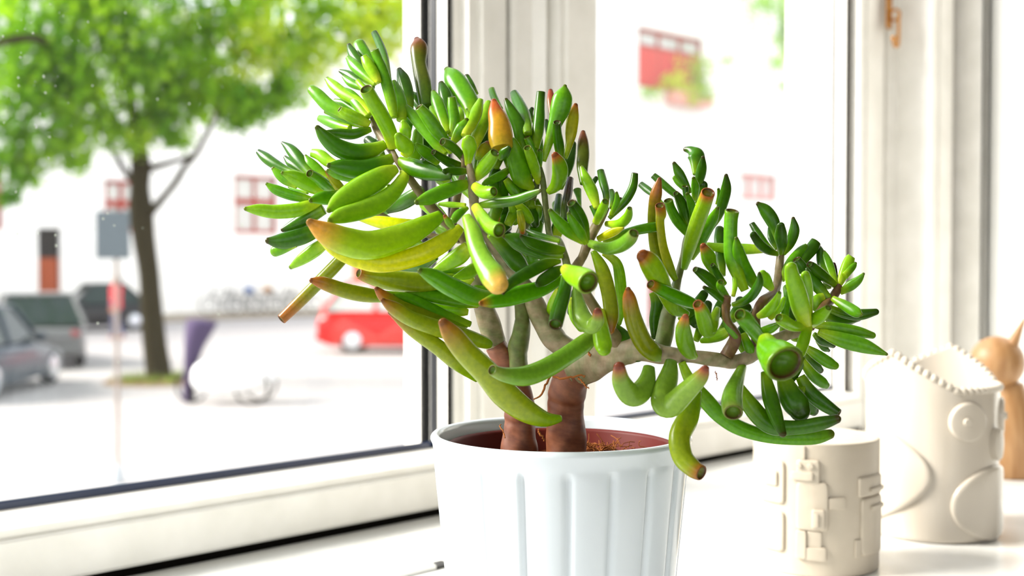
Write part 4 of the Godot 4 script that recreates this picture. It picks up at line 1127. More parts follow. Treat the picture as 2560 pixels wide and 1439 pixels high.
	leaf("c", "h", [68.8, 83.5, 62.1, 2.4, 64.6, 77.1, 71.3, 6.2, 61.8, 74.3, 76.0, 7.0, 58.8, 80.4, 83.8, 7.0, 56.6, 84.6, 89.2, 5.7, 54.9, 86.4, 92.0, 4.4])
	leaf("p", "h", [57.9, 61.7, 69.0, 2.4, 54.7, 64.2, 72.0, 6.4, 51.9, 69.0, 76.2, 8.1, 50.2, 75.5, 81.5, 6.6, 50.6, 80.9, 86.0, 2.9])
	leaf("c", "q", [63.2, 83.4, 49.0, 3.0, 58.5, 85.4, 52.1, 5.2, 50.9, 88.3, 57.0, 6.6, 43.4, 91.7, 62.2, 5.9, 37.9, 94.4, 66.0, 4.5])
	leaf("p", "w", [58.0, 79.9, 43.3, 3.0, 51.1, 82.9, 48.7, 6.9, 45.5, 91.0, 56.1, 8.0, 41.5, 97.6, 62.0, 9.9, 36.7, 104.4, 68.6, 9.5, 33.4, 107.3, 72.0, 6.1])
	leaf("p", "j", [48.8, 92.9, 18.7, 4.2, 47.1, 102.7, 19.9, 5.3, 44.5, 112.5, 21.1, 4.8, 43.4, 122.2, 22.3, 4.3, 43.7, 129.5, 23.2, 4.9, 45.1, 137.2, 24.1, 5.8, 46.6, 144.3, 25.0, 2.2])
	leaf("c", "f", [55.9, 95.3, 16.7, 2.9, 51.9, 102.7, 20.6, 4.8, 48.3, 112.4, 25.6, 4.3, 46.2, 123.4, 31.1, 4.2, 46.4, 127.2, 33.0, 5.2, 45.7, 131.1, 35.0, 4.8])
	leaf("c", "g", [65.7, 115.7, 6.7, 2.4, 62.0, 119.6, 7.9, 4.4, 57.3, 125.1, 9.6, 5.4, 54.1, 130.5, 11.0, 4.8, 52.6, 134.5, 12.0, 4.8])
	leaf("c", "w", [59.7, 101.2, 17.6, 3.4, 61.1, 112.4, 27.9, 6.7, 62.9, 122.7, 38.0, 7.6, 64.7, 131.3, 46.8, 7.2, 65.7, 136.2, 52.0, 6.6])
	leaf("p", "g", [64.2, 105.7, 13.5, 2.1, 67.1, 113.5, 20.2, 5.3, 69.1, 119.7, 25.6, 6.3, 71.6, 125.3, 30.8, 5.2, 73.1, 130.0, 35.0, 2.1])
	leaf("p", "d", [74.4, 120.2, 5.6, 2.4, 77.8, 127.1, 9.0, 4.4, 79.7, 133.9, 12.2, 5.4, 80.6, 140.6, 15.3, 5.2, 80.1, 146.7, 18.0, 1.9])
	leaf("p", "g", [78.1, 133.2, 4.3, 2.1, 78.7, 137.1, 6.3, 2.2, 78.1, 140.5, 8.0, 1.5])
	leaf("c", "d", [64.1, 133.3, 3.4, 2.1, 59.6, 137.0, -0.1, 3.2, 55.0, 141.2, -3.9, 4.0, 50.9, 145.5, -7.4, 4.0, 47.7, 148.6, -10.0, 3.4])
	leaf("c", "d", [50.4, 133.2, 4.8, 2.4, 47.2, 138.1, -2.1, 3.2, 44.2, 141.4, -7.4, 4.0, 41.5, 144.3, -12.0, 3.4])
	leaf("p", "d", [64.9, 138.8, 3.2, 2.1, 62.2, 143.8, 2.8, 3.9, 59.2, 148.9, 2.4, 4.9, 56.8, 153.8, 2.0, 2.1])
	leaf("r", "g", [63.6, 139.3, 3.4, 2.1, 59.2, 143.9, 2.5, 3.3, 57.2, 146.5, 2.0, 2.7])
	leaf("p", "d", [67.3, 147.8, 3.9, 2.9, 68.2, 153.5, 0.9, 6.4, 68.3, 158.0, -1.5, 8.8, 66.1, 160.7, -3.4, 4.9, 63.5, 161.5, -5.0, 2.7])
	leaf("p", "d", [67.6, 140.3, 3.4, 2.9, 69.1, 146.6, 6.8, 5.0, 69.6, 151.4, 9.5, 4.8, 69.7, 156.0, 12.0, 1.9])
	leaf("p", "g", [66.7, 135.1, 6.6, 2.9, 66.0, 141.3, 11.5, 4.3, 64.6, 145.6, 15.0, 1.9])
	leaf("r", "d", [68.2, 133.3, 3.2, 2.7, 70.5, 139.2, 4.4, 4.5, 70.9, 142.7, 5.0, 4.8])
	leaf("c", "d", [64.5, 122.7, 6.4, 2.0, 63.3, 130.2, 5.8, 2.2, 62.3, 137.2, 5.3, 2.8, 61.9, 142.0, 5.0, 3.3])
	leaf("p", "g", [64.6, 121.1, 8.8, 1.9, 64.1, 127.9, 14.0, 3.2, 63.0, 132.6, 17.8, 4.3, 60.5, 137.5, 22.0, 1.9])
	leaf("c", "d", [64.2, 121.1, 6.8, 2.6, 60.9, 127.9, 12.0, 5.0, 58.3, 133.7, 16.5, 5.3, 55.3, 137.8, 20.0, 2.9])
	leaf("r", "d", [79.3, 97.7, 12.1, 3.7, 79.8, 105.2, 6.5, 4.9, 80.2, 115.3, -1.0, 5.5, 81.2, 120.7, -5.0, 4.9])
	leaf("c", "g", [82.3, 91.4, 55.8, 3.9, 78.2, 100.6, 55.6, 6.4, 75.9, 107.5, 55.4, 6.6, 75.6, 116.7, 55.2, 6.4, 75.8, 123.6, 55.1, 6.4, 76.3, 127.6, 55.0, 6.8])
	leaf("p", "g", [90.0, 91.2, 47.4, 3.0, 86.0, 96.4, 50.7, 6.0, 81.5, 102.9, 54.9, 6.6, 78.4, 109.8, 58.9, 5.4, 77.0, 115.2, 62.0, 1.9])
	leaf("r", "l", [101.8, 110.6, 18.0, 3.1, 91.7, 110.7, 12.1, 5.4, 81.3, 111.2, 6.2, 5.0, 74.0, 112.3, 2.0, 4.0])
	leaf("p", "h", [71.2, 96.9, 50.9, 2.5, 67.3, 102.5, 54.4, 5.5, 65.0, 107.1, 57.2, 6.9, 62.3, 111.7, 60.0, 3.2])
	leaf("p", "d", [106.5, 111.5, 18.0, 2.3, 105.2, 118.9, 17.1, 4.8, 103.1, 124.8, 16.3, 6.9, 99.8, 129.8, 15.6, 6.3, 96.5, 132.9, 15.0, 2.4])
	leaf("c", "d", [104.3, 108.6, 18.0, 2.1, 100.8, 113.1, 13.6, 3.2, 97.7, 118.6, 9.0, 3.9, 95.4, 123.6, 5.0, 3.0])
	leaf("r", "d", [105.3, 108.1, 19.8, 2.1, 99.6, 110.0, 23.9, 4.3, 94.9, 112.9, 27.6, 4.7, 90.7, 117.4, 32.0, 3.6])
	leaf("p", "d", [107.8, 110.7, 6.5, 2.1, 105.8, 116.2, 1.8, 3.3, 105.8, 121.4, -2.0, 1.9])
	leaf("r", "d", [104.6, 108.1, 29.3, 2.4, 104.2, 112.4, 32.7, 5.2, 103.0, 117.1, 36.4, 6.1, 102.0, 121.5, 40.0, 3.9])
	leaf("p", "d", [108.2, 108.1, 18.0, 2.4, 111.5, 113.5, 18.7, 4.8, 113.3, 119.9, 19.4, 5.3, 112.6, 125.6, 20.0, 1.9])
	leaf("c", "d", [70.6, 88.9, 62.4, 2.9, 66.3, 94.4, 66.0, 5.0, 61.3, 98.5, 69.3, 5.0, 56.9, 101.2, 72.0, 2.9])
	leaf("c", "d", [72.6, 94.2, 55.8, 3.2, 68.8, 99.3, 59.4, 3.2, 66.3, 103.1, 62.0, 2.2])
	leaf("p", "d", [72.4, 84.8, 72.4, 1.9, 68.3, 87.6, 75.4, 3.1, 63.2, 91.2, 79.3, 2.9, 59.3, 93.4, 82.0, 1.9])
	leaf("c", "g", [72.7, 87.8, 68.1, 2.2, 67.4, 93.4, 76.9, 3.6, 67.0, 95.7, 80.0, 3.1])
	leaf("r", "l", [75.1, 89.0, 65.0, 1.9, 76.5, 93.5, 62.1, 2.5, 76.7, 96.7, 60.0, 2.4])
	leaf("p", "d", [74.0, 85.3, 68.7, 2.0, 78.0, 86.5, 71.2, 3.5, 81.8, 89.7, 74.2, 4.3, 84.2, 95.1, 77.6, 3.9, 83.8, 99.6, 80.0, 1.5])
	leaf("r", "l", [94.2, 92.0, 58.0, 2.9, 90.0, 96.7, 62.5, 5.9, 88.2, 99.3, 65.0, 3.8])
	leaf("c", "l", [86.3, 80.0, 65.6, 2.7, 89.2, 82.0, 69.0, 4.5, 92.1, 86.6, 74.0, 4.0, 93.2, 91.0, 78.0, 1.9])
	leaf("r", "l", [93.6, 78.7, 56.8, 2.9, 96.6, 83.5, 61.9, 3.7, 97.9, 88.1, 66.0, 1.9])
	leaf("r", "g", [103.0, 74.7, 52.0, 2.5, 101.6, 80.7, 52.0, 3.7, 102.5, 87.2, 52.0, 4.1, 103.4, 92.3, 52.0, 2.0])
	leaf("r", "g", [70.3, 83.4, 72.1, 2.8, 72.2, 76.6, 68.9, 4.4, 76.3, 71.0, 66.0, 2.9])
	leaf("r", "d", [44.4, 89.5, 18.4, 4.2, 46.3, 83.7, 19.4, 6.2, 44.7, 75.9, 20.7, 4.9, 44.8, 68.1, 22.0, 3.4])
	leaf("r", "d", [56.5, 82.5, 27.1, 3.1, 61.0, 78.4, 32.5, 7.7, 62.9, 74.8, 36.0, 4.6])
	leaf("r", "l", [75.6, 74.9, 62.8, 2.4, 71.4, 71.4, 57.9, 5.6, 67.1, 69.2, 53.5, 4.7, 63.5, 67.8, 50.0, 2.5])
	leaf("r", "g", [80.9, 71.9, 59.0, 2.9, 83.2, 65.6, 61.0, 4.6, 84.4, 62.5, 62.0, 2.7])
	leaf("c", "g", [87.8, 71.9, 58.6, 3.7, 92.1, 74.2, 64.0, 4.4, 95.1, 76.5, 68.0, 2.2])
	leaf("r", "g", [-25.0, 151.0, 14.5, 2.0, -30.2, 146.7, 18.7, 4.5, -36.3, 143.4, 23.2, 3.5, -38.6, 142.0, 25.0, 1.9])
	leaf("r", "g", [-27.8, 145.1, 14.5, 3.3, -24.1, 139.9, 14.8, 5.7, -21.3, 135.6, 15.0, 4.1])
	leaf("r", "l", [-52.5, 140.0, 39.0, 1.9, -58.4, 144.2, 33.6, 4.9, -62.5, 146.8, 30.0, 5.4])
	leaf("p", "l", [-46.3, 130.8, 47.0, 2.0, -53.4, 131.2, 44.1, 2.9, -58.8, 131.6, 42.0, 1.7])
	leaf("r", "g", [-45.1, 129.3, 55.0, 1.8, -49.0, 126.4, 59.0, 4.1, -51.1, 123.5, 62.0, 3.6])
	leaf("p", "h", [-51.4, 120.0, 64.7, 2.5, -53.1, 122.3, 67.2, 3.3, -54.8, 125.0, 70.0, 1.7])
	leaf("r", "d", [-17.9, 135.0, 14.6, 2.9, -14.8, 127.7, 11.7, 5.9, -13.2, 123.1, 10.0, 4.3])
	leaf("r", "g", [-11.7, 132.0, 12.5, 3.0, -12.3, 127.8, 9.2, 5.3, -14.7, 122.9, 5.0, 5.0])
	leaf("r", "d", [-33.5, 131.1, 4.3, 2.0, -35.1, 128.1, 1.7, 3.7, -36.7, 126.6, 0.0, 2.3])
	leaf("r", "d", [-28.2, 137.8, 12.8, 3.7, -28.7, 129.2, 6.1, 6.9, -27.7, 121.3, 0.0, 5.9])
	leaf("r", "d", [-13.2, 135.1, 7.4, 3.7, -11.6, 127.3, 1.3, 7.5, -14.0, 119.4, -5.0, 6.5])
	leaf("r", "d", [-42.7, 148.1, 6.2, 4.2, -39.9, 158.7, -1.6, 9.1, -36.0, 166.9, -8.0, 8.7])
	leaf("r", "d", [-18.7, 148.2, 4.6, 4.2, -24.2, 157.3, -3.0, 9.1, -25.7, 164.4, -8.0, 6.5])
	leaf("r", "d", [-73.0, 155.5, 7.1, 4.2, -69.6, 164.6, 0.0, 9.1, -68.4, 171.7, -5.0, 7.5])
	leaf("r", "d", [-91.1, 161.0, 1.2, 4.3, -90.9, 171.8, -6.3, 7.0, -92.5, 180.2, -12.0, 5.5])
	leaf("r", "d", [-84.3, 140.4, 19.5, 4.1, -95.0, 136.9, 11.4, 7.9, -103.3, 133.2, 5.0, 7.4])
	leaf("r", "d", [-46.3, 100.4, 30.7, 4.1, -58.3, 96.6, 30.3, 7.6, -68.0, 94.6, 30.0, 6.1])
	leaf("r", "d", [-41.8, 85.7, 21.3, 4.1, -51.3, 87.8, 25.5, 7.7, -60.7, 91.8, 30.0, 6.6])
	leaf("r", "d", [77.9, 77.3, 47.4, 3.5, 81.4, 80.8, 43.7, 7.0, 86.4, 82.6, 40.0, 5.5])
	leaf("r", "d", [100.2, 70.1, 52.5, 3.4, 104.4, 77.2, 46.1, 6.9, 108.1, 81.2, 42.0, 6.0])
	leaf("r", "d", [69.9, 76.9, 39.6, 3.0, 74.6, 82.3, 34.2, 6.1, 77.7, 87.0, 30.0, 4.6])
	leaf("r", "g", [107.2, 67.8, 46.4, 3.5, 110.0, 75.0, 40.3, 6.5, 110.7, 81.4, 35.0, 5.6])
	leaf("r", "d", [109.6, 66.4, 52.0, 3.4, 107.1, 57.0, 50.9, 7.4, 103.6, 49.9, 50.0, 6.4])
	leaf("r", "d", [-30.6, 130.5, 21.9, 4.1, -33.6, 140.7, 14.0, 7.1, -32.7, 149.0, 8.0, 5.9])
	leaf("r", "g", [-26.7, 122.7, 22.7, 4.1, -20.8, 134.9, 12.6, 7.5, -18.7, 145.2, 5.0, 5.9])
	leaf("r", "l", [-50.1, 115.0, 21.4, 4.1, -58.3, 120.0, 14.4, 7.1, -64.6, 126.1, 8.0, 5.9])
	leaf("r", "d", [-36.5, 115.0, 18.0, 4.2, -28.7, 123.1, 9.5, 7.6, -22.7, 131.4, 2.0, 5.5])
	leaf("r", "g", [-56.4, 140.8, 12.9, 3.8, -62.7, 149.2, 5.4, 7.2, -67.1, 155.6, 0.0, 5.6])
	leaf("r", "d", [-68.3, 146.8, 11.4, 3.8, -65.9, 157.3, 3.5, 7.2, -65.3, 168.1, -4.0, 5.6])
	leaf("r", "d", [-40.5, 150.4, 15.4, 3.8, -37.7, 161.0, 7.5, 7.2, -38.9, 171.7, 0.0, 5.6])
	leaf("r", "g", [-24.7, 148.5, 14.5, 3.8, -26.7, 159.0, 7.2, 7.2, -28.4, 169.7, 0.0, 5.6])
	leaf("r", "d", [-14.9, 130.8, 14.6, 3.8, -17.8, 143.1, 6.5, 7.6, -16.7, 153.6, 0.0, 6.0])
	leaf("r", "l", [-3.1, 115.0, 16.8, 3.7, -0.9, 125.1, 9.1, 6.3, -2.2, 133.3, 3.0, 5.1])
	leaf("r", "d", [-1.0, 140.9, 11.1, 3.4, 3.4, 153.5, 1.6, 6.4, 5.8, 164.2, -6.0, 4.8])
	leaf("r", "g", [-80.1, 134.9, 12.8, 4.2, -88.7, 131.2, 6.0, 7.2, -97.5, 130.4, 0.0, 5.6])
	leaf("r", "d", [-61.6, 107.2, 24.2, 4.1, -69.9, 103.3, 17.5, 7.5, -80.4, 102.2, 10.0, 6.3])
	leaf("r", "l", [-44.1, 97.5, 27.3, 4.1, -52.1, 91.5, 19.8, 7.5, -62.4, 88.4, 12.0, 6.3])
	leaf("r", "g", [-30.6, 83.7, 21.2, 3.7, -35.5, 88.6, 20.6, 6.2, -42.4, 90.5, 20.0, 5.4])
	leaf("r", "d", [63.1, 67.0, 34.3, 3.2, 68.2, 76.2, 26.2, 5.7, 71.1, 83.7, 20.0, 4.6])
	leaf("r", "d", [89.4, 72.9, 36.6, 3.2, 88.7, 80.2, 30.4, 5.7, 85.8, 85.8, 25.0, 4.5])
	leaf("r", "g", [105.5, 76.5, 32.5, 3.7, 109.9, 83.9, 26.0, 6.2, 110.2, 91.5, 20.0, 5.0])
	leaf("r", "d", [86.2, 61.2, 33.7, 3.2, 85.4, 68.5, 27.5, 5.7, 92.7, 75.9, 20.0, 5.0])
	leaf("r", "d", [113.8, 84.4, 37.9, 3.2, 113.9, 89.9, 33.3, 5.7, 120.0, 94.6, 28.0, 4.1])
	leaf("r", "d", [54.9, 76.8, 38.2, 3.2, 62.2, 82.3, 34.0, 5.7, 67.6, 88.9, 30.0, 4.5])
	leaf("r", "d", [-93.1, 150.1, 19.5, 3.3, -99.6, 148.5, 14.7, 6.3, -106.1, 146.9, 10.0, 5.0])
	leaf("r", "g", [-77.8, 162.2, 15.6, 2.9, -77.3, 170.7, 9.6, 6.3, -76.7, 177.2, 5.0, 5.1])
	leaf("r", "d", [10.9, 95.3, 12.9, 3.8, 7.3, 87.2, 6.2, 6.4, 5.6, 78.9, 0.0, 5.1])
	leaf("r", "l", [-1.8, 91.8, 32.6, 3.7, -4.4, 83.9, 26.2, 6.2, -6.1, 75.9, 20.0, 5.0])
	leaf("r", "g", [-42.3, 134.5, 20.3, 3.7, -50.5, 144.9, 10.7, 7.6, -53.8, 152.2, 5.0, 5.9])
	leaf("r", "d", [-34.4, 122.6, 26.5, 3.7, -30.6, 136.7, 15.5, 7.9, -29.7, 147.0, 8.0, 5.9])
	leaf("r", "g", [-20.8, 107.2, 15.9, 3.8, -14.8, 115.2, 8.4, 7.6, -11.7, 123.3, 2.0, 6.0])
	leaf("r", "d", [-5.0, 115.1, 13.4, 3.8, -0.8, 123.2, 6.7, 7.2, 3.5, 131.4, 0.0, 5.6])
	leaf("r", "l", [-56.4, 123.0, 11.8, 3.8, -62.8, 129.2, 5.4, 7.2, -69.2, 133.5, 0.0, 5.6])
	leaf("r", "d", [-40.4, 107.2, 18.9, 3.7, -32.7, 113.1, 11.4, 7.6, -26.7, 117.2, 6.0, 5.9])
	leaf("r", "g", [-48.2, 154.0, 19.5, 3.3, -44.6, 166.7, 10.0, 7.1, -43.8, 175.3, 4.0, 5.5])
	leaf("r", "d", [-32.6, 150.5, 15.1, 3.3, -30.7, 161.0, 7.5, 7.2, -30.8, 171.7, 0.0, 5.6])
	leaf("r", "l", [-75.5, 148.2, 19.6, 3.3, -72.2, 158.6, 11.5, 6.7, -71.8, 169.3, 4.0, 5.1])
	leaf("r", "d", [-88.5, 155.0, 7.7, 3.4, -93.1, 161.5, 2.2, 6.4, -97.6, 165.9, -2.0, 5.1])
	leaf("r", "g", [-18.8, 140.7, 14.6, 3.3, -12.8, 155.1, 5.8, 6.8, -11.6, 165.7, 0.0, 5.1])
	leaf("r", "d", [-67.6, 111.1, 21.5, 3.7, -76.0, 115.1, 14.7, 7.1, -82.4, 117.1, 10.0, 5.5])
	leaf("r", "d", [73.5, 71.3, 40.8, 3.2, 78.2, 76.7, 35.4, 5.7, 75.3, 82.2, 30.0, 4.5])
	# dry aerial roots round the trunk
	root_hair([-5.8, 51.1, 38.0, 0.9, -9.3, 45.8, 42.0, 1.1, -11.5, 41.1, 42.0, 0.9, -14.4, 39.2, 42.0, 0.6])
	root_hair([-5.8, 50.4, 40.0, 1.1, -0.4, 49.9, 45.0, 1.1, 6.2, 51.3, 46.0, 0.9, 9.3, 51.0, 46.0, 0.7])
	root_hair([6.7, 50.0, 46.0, 0.9, 8.9, 47.4, 48.0, 0.9, 11.0, 45.8, 50.0, 0.6])
	root_hair([-12.3, 23.6, 32.0, 1.0, -11.0, 21.9, 34.0, 1.1, -9.0, 19.1, 34.0, 0.8])
	root_hair([-30.6, 25.1, 22.0, 0.6, -29.4, 22.7, 26.0, 0.6, -28.2, 19.1, 28.0, 0.6])
	root_hair([11.5, 61.9, 42.0, 0.9, 11.8, 60.9, 48.0, 0.6])
	root_hair([67.3, 54.9, 64.0, 0.4, 67.7, 52.9, 66.0, 0.5, 67.6, 51.1, 66.0, 0.4])

func root_hair(m: Array) -> void:
	var p := spine(m)
	var pts := PackedVector3Array()
	var rad := PackedFloat32Array()
	for i in 13:
		var q := curve(p, i / 12.0)
		pts.append(Vector3(q.x, q.y, q.z) + Vector3(rng.randfn(), rng.randfn(), rng.randfn()) * 0.0003)
		rad.append(q.w * 0.5)
	var g := Geo.new()
	g.tube(pts, rad, 7)
	obj("aerial_root", g, M.fibre, plant)

# ------------------------------------------------------------------ ornaments
# a raised slab on a cylinder wall: angles in radians from the front, heights in metres
func plate(g: Geo, r: float, a0: float, a1: float, y0: float, y1: float, raise: float, round_ := 0.0, ell := false, lens := false) -> void:
	var ca := (a0 + a1) / 2
	var cy := (y0 + y1) / 2
	var ha := absf(a1 - a0) / 2 * r
	var hy := absf(y1 - y0) / 2
	var n := 40
	var edge := func(k: float, lift: float) -> PackedVector3Array:
		var row := PackedVector3Array()
		for j in n:
			var t := TAU * j / n
			var u := cos(t)
			var v := sin(t)
			if not ell:                                  # superellipse: a rounded rectangle
				u = signf(u) * pow(absf(u), 0.22)
				v = signf(v) * pow(absf(v), 0.22)
			if lens:                                     # pointed at top and bottom
				u = signf(u) * (1.0 - v * v)
			var x := u * ha
			var y := v * hy
			var sh := minf(ha, hy)
			x -= signf(x) * minf(absf(x), (1.0 - k) * sh * (absf(u) if ell else 1.0))
			y -= signf(y) * minf(absf(y), (1.0 - k) * sh * (absf(v) if ell else 1.0))
			var a := ca + x / r
			row.append(Vector3((r + lift) * sin(a), cy + y, (r + lift) * cos(a)))
		return row
	var rows := [edge.call(1.0, -0.0008), edge.call(1.0, raise * 0.55), edge.call(0.94, raise * 0.9), edge.call(0.86, raise)]
	for k in [0.6, 0.3, 0.0]:
		rows.append(edge.call(k, raise))
	g.loft(rows)

func candle_holder() -> void:
	var d := 0.04252
	var h := 0.08900
	var o := thing("candle_holder", "short white ceramic cylinder with a raised cubist face, nearest the plant pot", "candle holder", Vector3(0.7306, 0.0, 0.3077), -1.0229)
	var g := Geo.new()
	g.lathe(PackedVector2Array([Vector2(0, 0), Vector2(d - 0.0015, 0), Vector2(d, 0.0015), Vector2(d, h - 0.0012), Vector2(d - 0.0003, h - 0.0004), Vector2(d - 0.0010, h), Vector2(d - 0.0040, h), Vector2(d - 0.0050, h - 0.0006), Vector2(d - 0.0060, h - 0.0012), Vector2(0, h - 0.0012)]), 96)
	obj("body", g, M.ceramic, o)
	g = Geo.new()
	plate(g, d, -0.2897, 0.0585, 0.06232, 0.07838, 0.0022)
	obj("relief_panel", g, M.ceramic, o)
	g = Geo.new()
	plate(g, d, -0.3668, -0.0354, 0.06468, 0.07060, 0.0036)
	obj("relief_panel", g, M.ceramic, o)
	g = Geo.new()
	plate(g, d, -0.2897, 0.1889, 0.03147, 0.06384, 0.0022)
	obj("relief_panel", g, M.ceramic, o)
	g = Geo.new()
	plate(g, d, -0.0563, 0.1318, 0.03341, 0.04609, 0.0044)
	obj("relief_panel", g, M.ceramic, o)
	g = Geo.new()
	plate(g, d, 0.1889, 0.4604, 0.04592, 0.05370, 0.0018)
	obj("relief_panel", g, M.ceramic, o)
	g = Geo.new()
	plate(g, d, -0.2897, -0.1296, 0.01245, 0.03138, 0.0026)
	obj("relief_panel", g, M.ceramic, o)
	g = Geo.new()
	plate(g, d, -0.1464, 0.1635, 0.01161, 0.02090, 0.0022)
	obj("relief_panel", g, M.ceramic, o)
	g = Geo.new()
	plate(g, d, -0.1296, 0.0961, 0.02048, 0.03138, 0.0014)
	obj("relief_panel", g, M.ceramic, o)
	g = Geo.new()
	plate(g, d, 0.6841, 1.3516, 0.05302, 0.06637, 0.0018)
	obj("relief_panel", g, M.ceramic, o)
	g = Geo.new()
	plate(g, d, 0.7392, 1.3717, 0.01330, 0.05251, 0.0020)
	obj("relief_panel", g, M.ceramic, o)
	g = Geo.new()
	plate(g, d, 0.6288, 0.7392, 0.01330, 0.02513, 0.0012)
	obj("relief_panel", g, M.ceramic, o)
	g = Geo.new()
	plate(g, d, -0.2250, -0.1612, 0.07838, 0.08725, 0.0015)
	obj("relief_panel", g, M.ceramic, o)
	g = Geo.new()
	plate(g, d, -0.9942, -0.4813, 0.04710, 0.07584, 0.0020)
	obj("relief_panel", g, M.ceramic, o)
	g = Geo.new()
	plate(g, d, -1.0759, -0.4813, 0.01499, 0.04203, 0.0020)
	obj("relief_panel", g, M.ceramic, o)
	g = Geo.new()
	plate(g, d, -0.8555, -0.5780, 0.05894, 0.06908, 0.0036)
	obj("relief_panel", g, M.ceramic, o)
	g = Geo.new()
	plate(g, d + 0.002, -0.1233, -0.0312, 0.07271, 0.07643, 0.0018, 0, true)
	obj("relief_button", g, M.ceramic, o)
	g = Geo.new()
	plate(g, d + 0.002, -0.2745, -0.1973, 0.07305, 0.07609, 0.0018, 0, true)
	obj("relief_button", g, M.ceramic, o)
	g = Geo.new()
	plate(g, d + 0.0020, 0.9082, 1.3516, 0.05556, 0.05851, 0.0014)
	obj("relief_bar", g, M.ceramic, o)
	g = Geo.new()
	plate(g, d + 0.0020, 0.9253, 1.3516, 0.04372, 0.04668, 0.0014)
	obj("relief_bar", g, M.ceramic, o)
	g = Geo.new()
	plate(g, d + 0.0042, -0.0145, 0.0376, 0.03527, 0.04372, 0.0014)
	obj("relief_bar", g, M.ceramic, o)

func owl_vase() -> void:
	var r := 0.04899
	var h := 0.14090
	var o := thing("owl_vase", "white ceramic owl vase with pointed ears and beaded rim beside the wooden bird", "vase", Vector3(0.8822, 0.0, 0.3171), 0.0053)
	var low := 0.11420
	var rim := func(a: float) -> float:                   # a from the face; two ears
		var b := absf(wrapf(a, -PI, PI))
		var e := deg_to_rad(98.0)
		var k := clampf(1.0 - absf(b - e) / deg_to_rad(55.0 if b < e else 70.0), 0.0, 1.0)
		return low + (h - low) * k
	var seg := 96
	var g := Geo.new()
	var rows := []
	var ring := func(rr: float, f: float, dy: float) -> PackedVector3Array:
		var row := PackedVector3Array()
		for j in seg:
			var a := TAU * j / seg
			row.append(Vector3(rr * sin(a), f * rim.call(a) + dy, rr * cos(a)))
		return row
	rows.append(ring.call(0.0, 0.0, 0.0))
	rows.append(ring.call(r - 0.004, 0.0, 0.0))
	rows.append(ring.call(r - 0.001, 0.0, 0.001))
	rows.append(ring.call(r, 0.0, 0.004))
	for k in 8:
		rows.append(ring.call(r, 0.1 + 0.9 * k / 7.0 - (0.006 if k == 7 else 0.0), 0.0))
	rows.append(ring.call(r - 0.0012, 1.0, 0.0))
	rows.append(ring.call(r - 0.0030, 1.0, 0.0))
	rows.append(ring.call(r - 0.0040, 1.0, -0.001))
	rows.append(ring.call(r - 0.0045, 0.6, 0.0))
	rows.append(ring.call(r - 0.0045, 0.0, 0.008))
	rows.append(ring.call(0.0, 0.0, 0.006))
	g.loft(rows)
	obj("body", g, M.owl, o)
	# beads along the rim
	var bead := Geo.new()
	bead.ball(Vector3.ZERO, Vector3.ONE * 0.0031, 10, 7)
	var bm := bead.mesh()
	var n := 58
	for i in n:
		var a := TAU * i / n
		var b := MeshInstance3D.new()
		b.name = "bead"
		b.mesh = bm
		b.material_override = M.owl
		b.position = Vector3((r - 0.0004) * sin(a), rim.call(a) - 0.0005, (r - 0.0004) * cos(a))
		o.add_child(b, true)
	for s in [-1.0, 1.0]:
		g = Geo.new()
		var c: float = s * deg_to_rad(33)
		plate(g, r, c - 0.0148 / r, c + 0.0148 / r, 0.09080 - 0.0148, 0.09080 + 0.0148, 0.0034, 0, true)
		var eye := obj("eye", g, M.owl, o)
		g = Geo.new()
		plate(g, r + 0.0034, c - 0.0030 / r - 0.05, c + 0.0030 / r - 0.05, 0.09080 - 0.0027, 0.09080 + 0.0033, 0.0022, 0, true)
		obj("pupil", g, M.owl, eye)
		g = Geo.new()
		# wings: tall leaf shapes leaning to the belly
		plate(g, r, s * 1.95 - 0.85, s * 1.95 + 0.85, 0.014, 0.086, 0.0032, 0, true, true)
		obj("wing", g, M.owl, o)
	g = Geo.new()
	plate(g, r, -0.0065 / r, 0.0065 / r, 0.09080 - 0.030, 0.09080 - 0.006, 0.0055, 0, true)
	obj("beak", g, M.owl, o)
	g = Geo.new()
	plate(g, r, -0.84, 0.84, 0.0008, 0.05660, 0.0032, 0, true)
	obj("belly", g, M.owl, o)

func wooden_bird() -> void:
	var o := thing("wooden_bird", "turned light wood bird figure with a round head and a pointed beak", "figurine", Vector3(1.1636, 0.0, 0.2563), -0.77549)
	var g := Geo.new()
	g.lathe(PackedVector2Array([Vector2(0, 0), Vector2(0.0300, 0), Vector2(0.0318, 0.0015), Vector2(0.0330, 0.008), Vector2(0.0335, 0.018), Vector2(0.0325, 0.032), Vector2(0.0290, 0.048), Vector2(0.0235, 0.066), Vector2(0.0180, 0.080), Vector2(0.0150, 0.0885), Vector2(0.0138, 0.0905), Vector2(0, 0.0905)]), 56)
	obj("body", g, M.wood, o)
	g = Geo.new()
	g.ball(Vector3(-0.0105, 0.1096, 0.0), Vector3.ONE * 0.0258, 40, 24)
	obj("head", g, M.wood, o)
	g = Geo.new()
	g.tube(PackedVector3Array([Vector3(-0.0055, 0.1119, 0.006), Vector3(-0.0017, 0.1244, 0.010), Vector3(0.0044, 0.1416, 0.014), Vector3(0.0085, 0.1541, 0.018)]), PackedFloat32Array([0.0090, 0.0068, 0.0035, 0.0012]), 20)
	obj("beak", g, M.wood, o)

